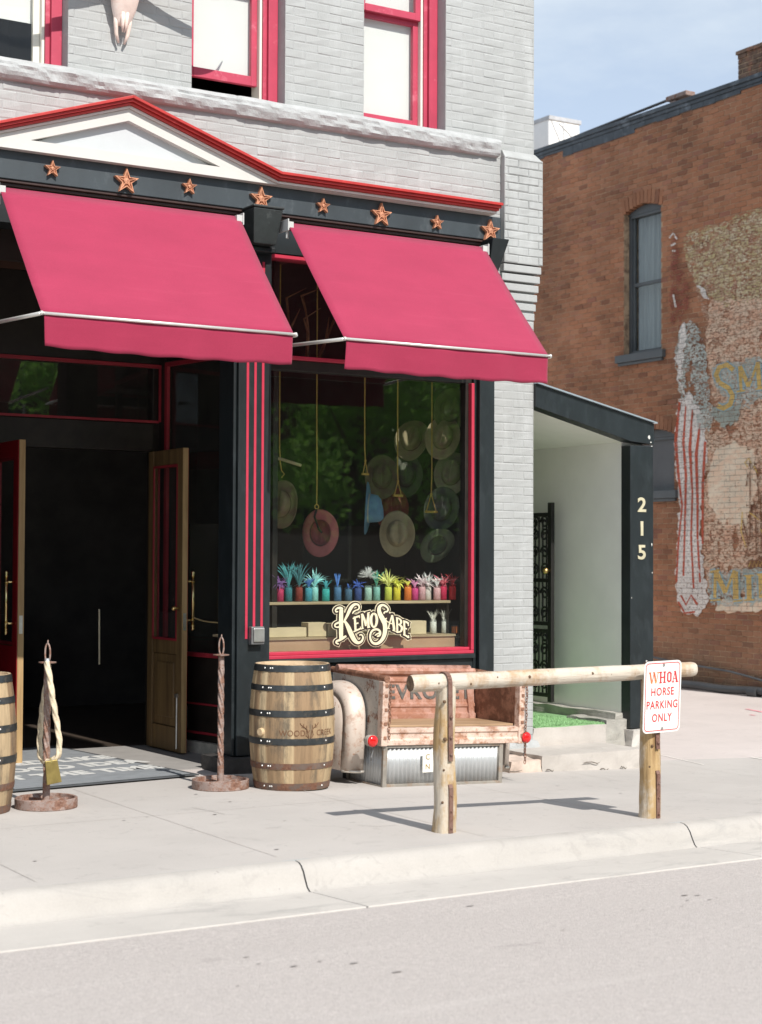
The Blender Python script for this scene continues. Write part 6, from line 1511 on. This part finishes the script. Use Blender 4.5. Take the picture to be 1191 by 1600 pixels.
# doorway depth: things dimly seen
t = tag(MB().tube([gy(155.5, 952, 14.5), gy(155.5, 1038, 14.5)], .010, 6).build('light_strip_rod', M('light_strip_tone', (.80, .70, .50), .3, .6)), 'thin pale upright rod added for a strip of light in the dark doorway', 'rod')  # rod put in where a reflected line of light shows
b = MB(); q = gy(324, 920, 12.9)
t = tag(b.box(6.22, 6.60, 12.60, 12.63, .85, 1.72).build('cardboard_sheet', M('dim_brown_card', (.36, .29, .19), .8, var=.15, scale=6), None), 'brown cardboard sheet standing behind the splayed side glass', 'cardboard')
cn_ = thing('shop_counter', (4.2, 16.2, 0), 'dark shop counter deep inside the doorway', 'counter')
MB().box(3.2, 5.4, 15.9, 16.5, .01, 1.0).build('front', M('dark_brown_counter', (.05, .03, .02), .5, var=.3), cn_, bevel=.01); MB().box(3.15, 5.45, 15.85, 16.55, 1.001, 1.05).build('counter_top', darkwood, cn_, bevel=.006)

# ================================================================== ACROSS THE STREET (seen as reflections in the glass)
def leaf_mat(name, c):
    m, n, p = newmat(name); f = noi(n, 3, 4, .6)
    col = ramp(n, f, [(.3, [q*.6 for q in c]), (.7, [q*1.4 for q in c])]); L(n, col, p.inputs['Base Color']); p.inputs['Roughness'].default_value = .6
    tr = n.nodes.new('ShaderNodeBsdfTranslucent'); L(n, col, tr.inputs[0]); ms = n.nodes.new('ShaderNodeMixShader'); ms.inputs[0].default_value = .5
    L(n, p.outputs[0], ms.inputs[1]); L(n, tr.outputs[0], ms.inputs[2]); L(n, ms.outputs[0], n.nodes['Material Output'].inputs[0]); return m
leafm = leaf_mat('street_tree_leaves', (.30, .55, .12)); bark = M('grey_brown_bark', (.14, .11, .085), .9, var=.3, scale=12, bs=.6)
def street_tree(x, y, h, R, label, seed):
    random.seed(seed); t = thing('street_tree', (x, y, -.1), label, 'tree', 'trees across the street'); b = MB()
    b.tube(cr_([Vector((x, y, -.2)), Vector((x+.05, y, h*.2)), Vector((x-.05, y+.05, h*.42)), Vector((x, y, h*.8))], 4), [.20*(1-.06*j) for j in range(13)], 10)
    for k in range(7): a = k*.9+seed; z = h*(.25+.07*k); b.tube([Vector((x, y, z)), Vector((x+math.cos(a)*R*.4, y+math.sin(a)*R*.4, z+R*.3)), Vector((x+math.cos(a)*R*.8, y+math.sin(a)*R*.8, z+R*.5))], [.07, .045, .015], 7)
    b.build('trunk', bark, t, smooth=True)
    cl = [(Vector((random.gauss(0, .42), random.gauss(0, .42), random.gauss(0, .45))), random.uniform(.35, .7)) for _ in range(34)]; b = MB()
    cz = h*.58
    for k in range(5200):
        c, r_ = cl[k % 34]; d = Vector((random.gauss(0, 1), random.gauss(0, 1), random.gauss(0, 1))).normalized()*r_*R*.55*random.random()**.4
        p = Vector((x+c.x*R, y+c.y*R, cz+c.z*h*.36))+d; s_ = random.uniform(.07, .15)
        if p.z < .9: continue
        u = Vector((random.gauss(0, 1), random.gauss(0, 1), random.gauss(0, 1))).normalized(); v = u.cross(Vector((random.gauss(0, 1), random.gauss(0, 1), .3))).normalized()
        b.quad(p-u*s_, p-v*s_*.6, p+u*s_, p+v*s_*.6)
    b.build('crown', leafm, t)
for i, (x, y, h, R, lab) in enumerate([(14.5, -8.5, 7.5, 2.6, 'leafy tree across the street, mirrored at the left of the hat window'), (19.2, -9.3, 8.5, 3.0, 'tall leafy tree across the street, mirrored in the middle of the hat window'), (24.5, -9.0, 8.0, 2.9, 'leafy tree across the street, mirrored at the right of the hat window'), (10.0, -9.6, 7, 2.5, 'leafy tree across the street, nearest the open doorway side'), (30.0, -10.0, 9, 3.2, 'farthest leafy tree across the street')]): street_tree(x, y, h, R, lab, 31+i)
ob_ = thing('opposite_building', (18, -17, -.1), 'long dark brick building across the street, mirrored in the shop glass', 'building')
b = MB(); hb = [(-2+4*k, -.4+4*k, 1.0, 3.2) for k in range(12)]+[(-2+4*k, -.6+4*k, 5.0, 6.9) for k in range(12)]
cuts = sorted({-6, 50, *[q for h_ in hb for q in h_[:2]]})
for i in range(len(cuts)-1):
    xa, xb = cuts[i], cuts[i+1]; xm = (xa+xb)/2; zc_ = -.5
    for h_ in sorted([h_ for h_ in hb if h_[0] < xm < h_[1]], key=lambda q: q[2]): b.box(xa, xb, -17.4, -17, zc_, h_[2]); zc_ = h_[3]
    b.box(xa, xb, -17.4, -17, zc_, 9)
b.box(-6, 50, -28, -17.4, 8.6, 9); b.box(-6, 50, -28.4, -28, -.5, 9); b.box(-6.4, -6, -28, -17, -.5, 9); b.box(50, 50.4, -28, -17, -.5, 9)
b.build('wall', M('dark_brown_brickwork', (.11, .06, .045), .9, var=.2, scale=2), ob_)
for (xa, xb, za, zb) in hb:
    b = MB(); b.box(xa, xb, -17.2, -17.12, za, za+.08); b.box(xa, xb, -17.2, -17.12, zb-.08, zb); b.box(xa, xa+.08, -17.2, -17.12, za+.08, zb-.08); b.box(xb-.08, xb, -17.2, -17.12, za+.08, zb-.08); w = b.build('window', linen, ob_)
    MB().box(xa+.08, xb-.08, -17.18, -17.16, za+.08, zb-.08).build('pane', M('dark_far_glass', (.03, .035, .04), .08), w)


# old gum spots and hairline cracks on the walk, dark droplets on the road
random.seed(91)
b = MB()
for k in range(24):
    x, y = random.uniform(2.5, 9.5), random.uniform(8.05, 10.6); r_ = random.uniform(.004, .013); i = [(x+r_*math.cos(q*1.047)*1.3, y+r_*math.sin(q*1.047)) for q in range(6)]
    b.poly([(u, v, gh(u, v)+.0045) for u, v in i])
tag(b.build('pavement_spots', M('old_gum', (.33, .31, .29), .9)), 'scattered dark gum spots on the pale walk', None, None, 'stuff')
b = MB()
for (px, py) in ((1069, 1396), (1090, 1396), (1120, 1400), (1066, 1414), (1005, 1419), (1110, 1403), (880, 1452), (553, 1504), (372, 1540), (385, 1492), (500, 1500), (1075, 1404), (405, 1503), (460, 1508), (620, 1520), (735, 1411)):
    c = gz(px, py, -.10); r_ = random.uniform(.006, .022); dz_ = -.04-(.07*(c.y-3)/3.3 if c.y > 3 else 0)
    zz = (-.04+(-.04)*(c.y-3)/2 if c.y < 5 else -.08-.03*(c.y-5)/1.3 if c.y < 6.3 else -.11-.01*(c.y-6.3)/.79)
    b.poly([(c.x+r_*math.cos(q*.785)*random.uniform(.7, 1.6), c.y+r_*.5*math.sin(q*.785)*random.uniform(.6, 1.2), zz+.005) for q in range(8)])
tag(b.build('road_stains', M('dried_oil_spot', (.31, .285, .27), .9)), 'small dried stains on the road surface', None, None, 'stuff')
b = MB()
for pts in ([(300, 1262), (330, 1268), (352, 1273)], [(560, 1290), (590, 1292), (620, 1290)], [(415, 1295), (440, 1293)], [(700, 1316), (760, 1330)][:0]):
    for i in range(len(pts)-1):
        A_, B_ = gz(*pts[i]), gz(*pts[i+1]); d = (B_-A_).normalized(); q = Vector((-d.y, d.x, 0))*.0022
        b.quad(*[(v.x, v.y, gh(v.x, v.y)+.0045) for v in (A_-q, B_-q, B_+q, A_+q)])
tag(b.build('pavement_cracks', M('hairline_crack', (.30, .275, .25), .9)), 'hairline cracks in the pale walk', None, None, 'stuff')
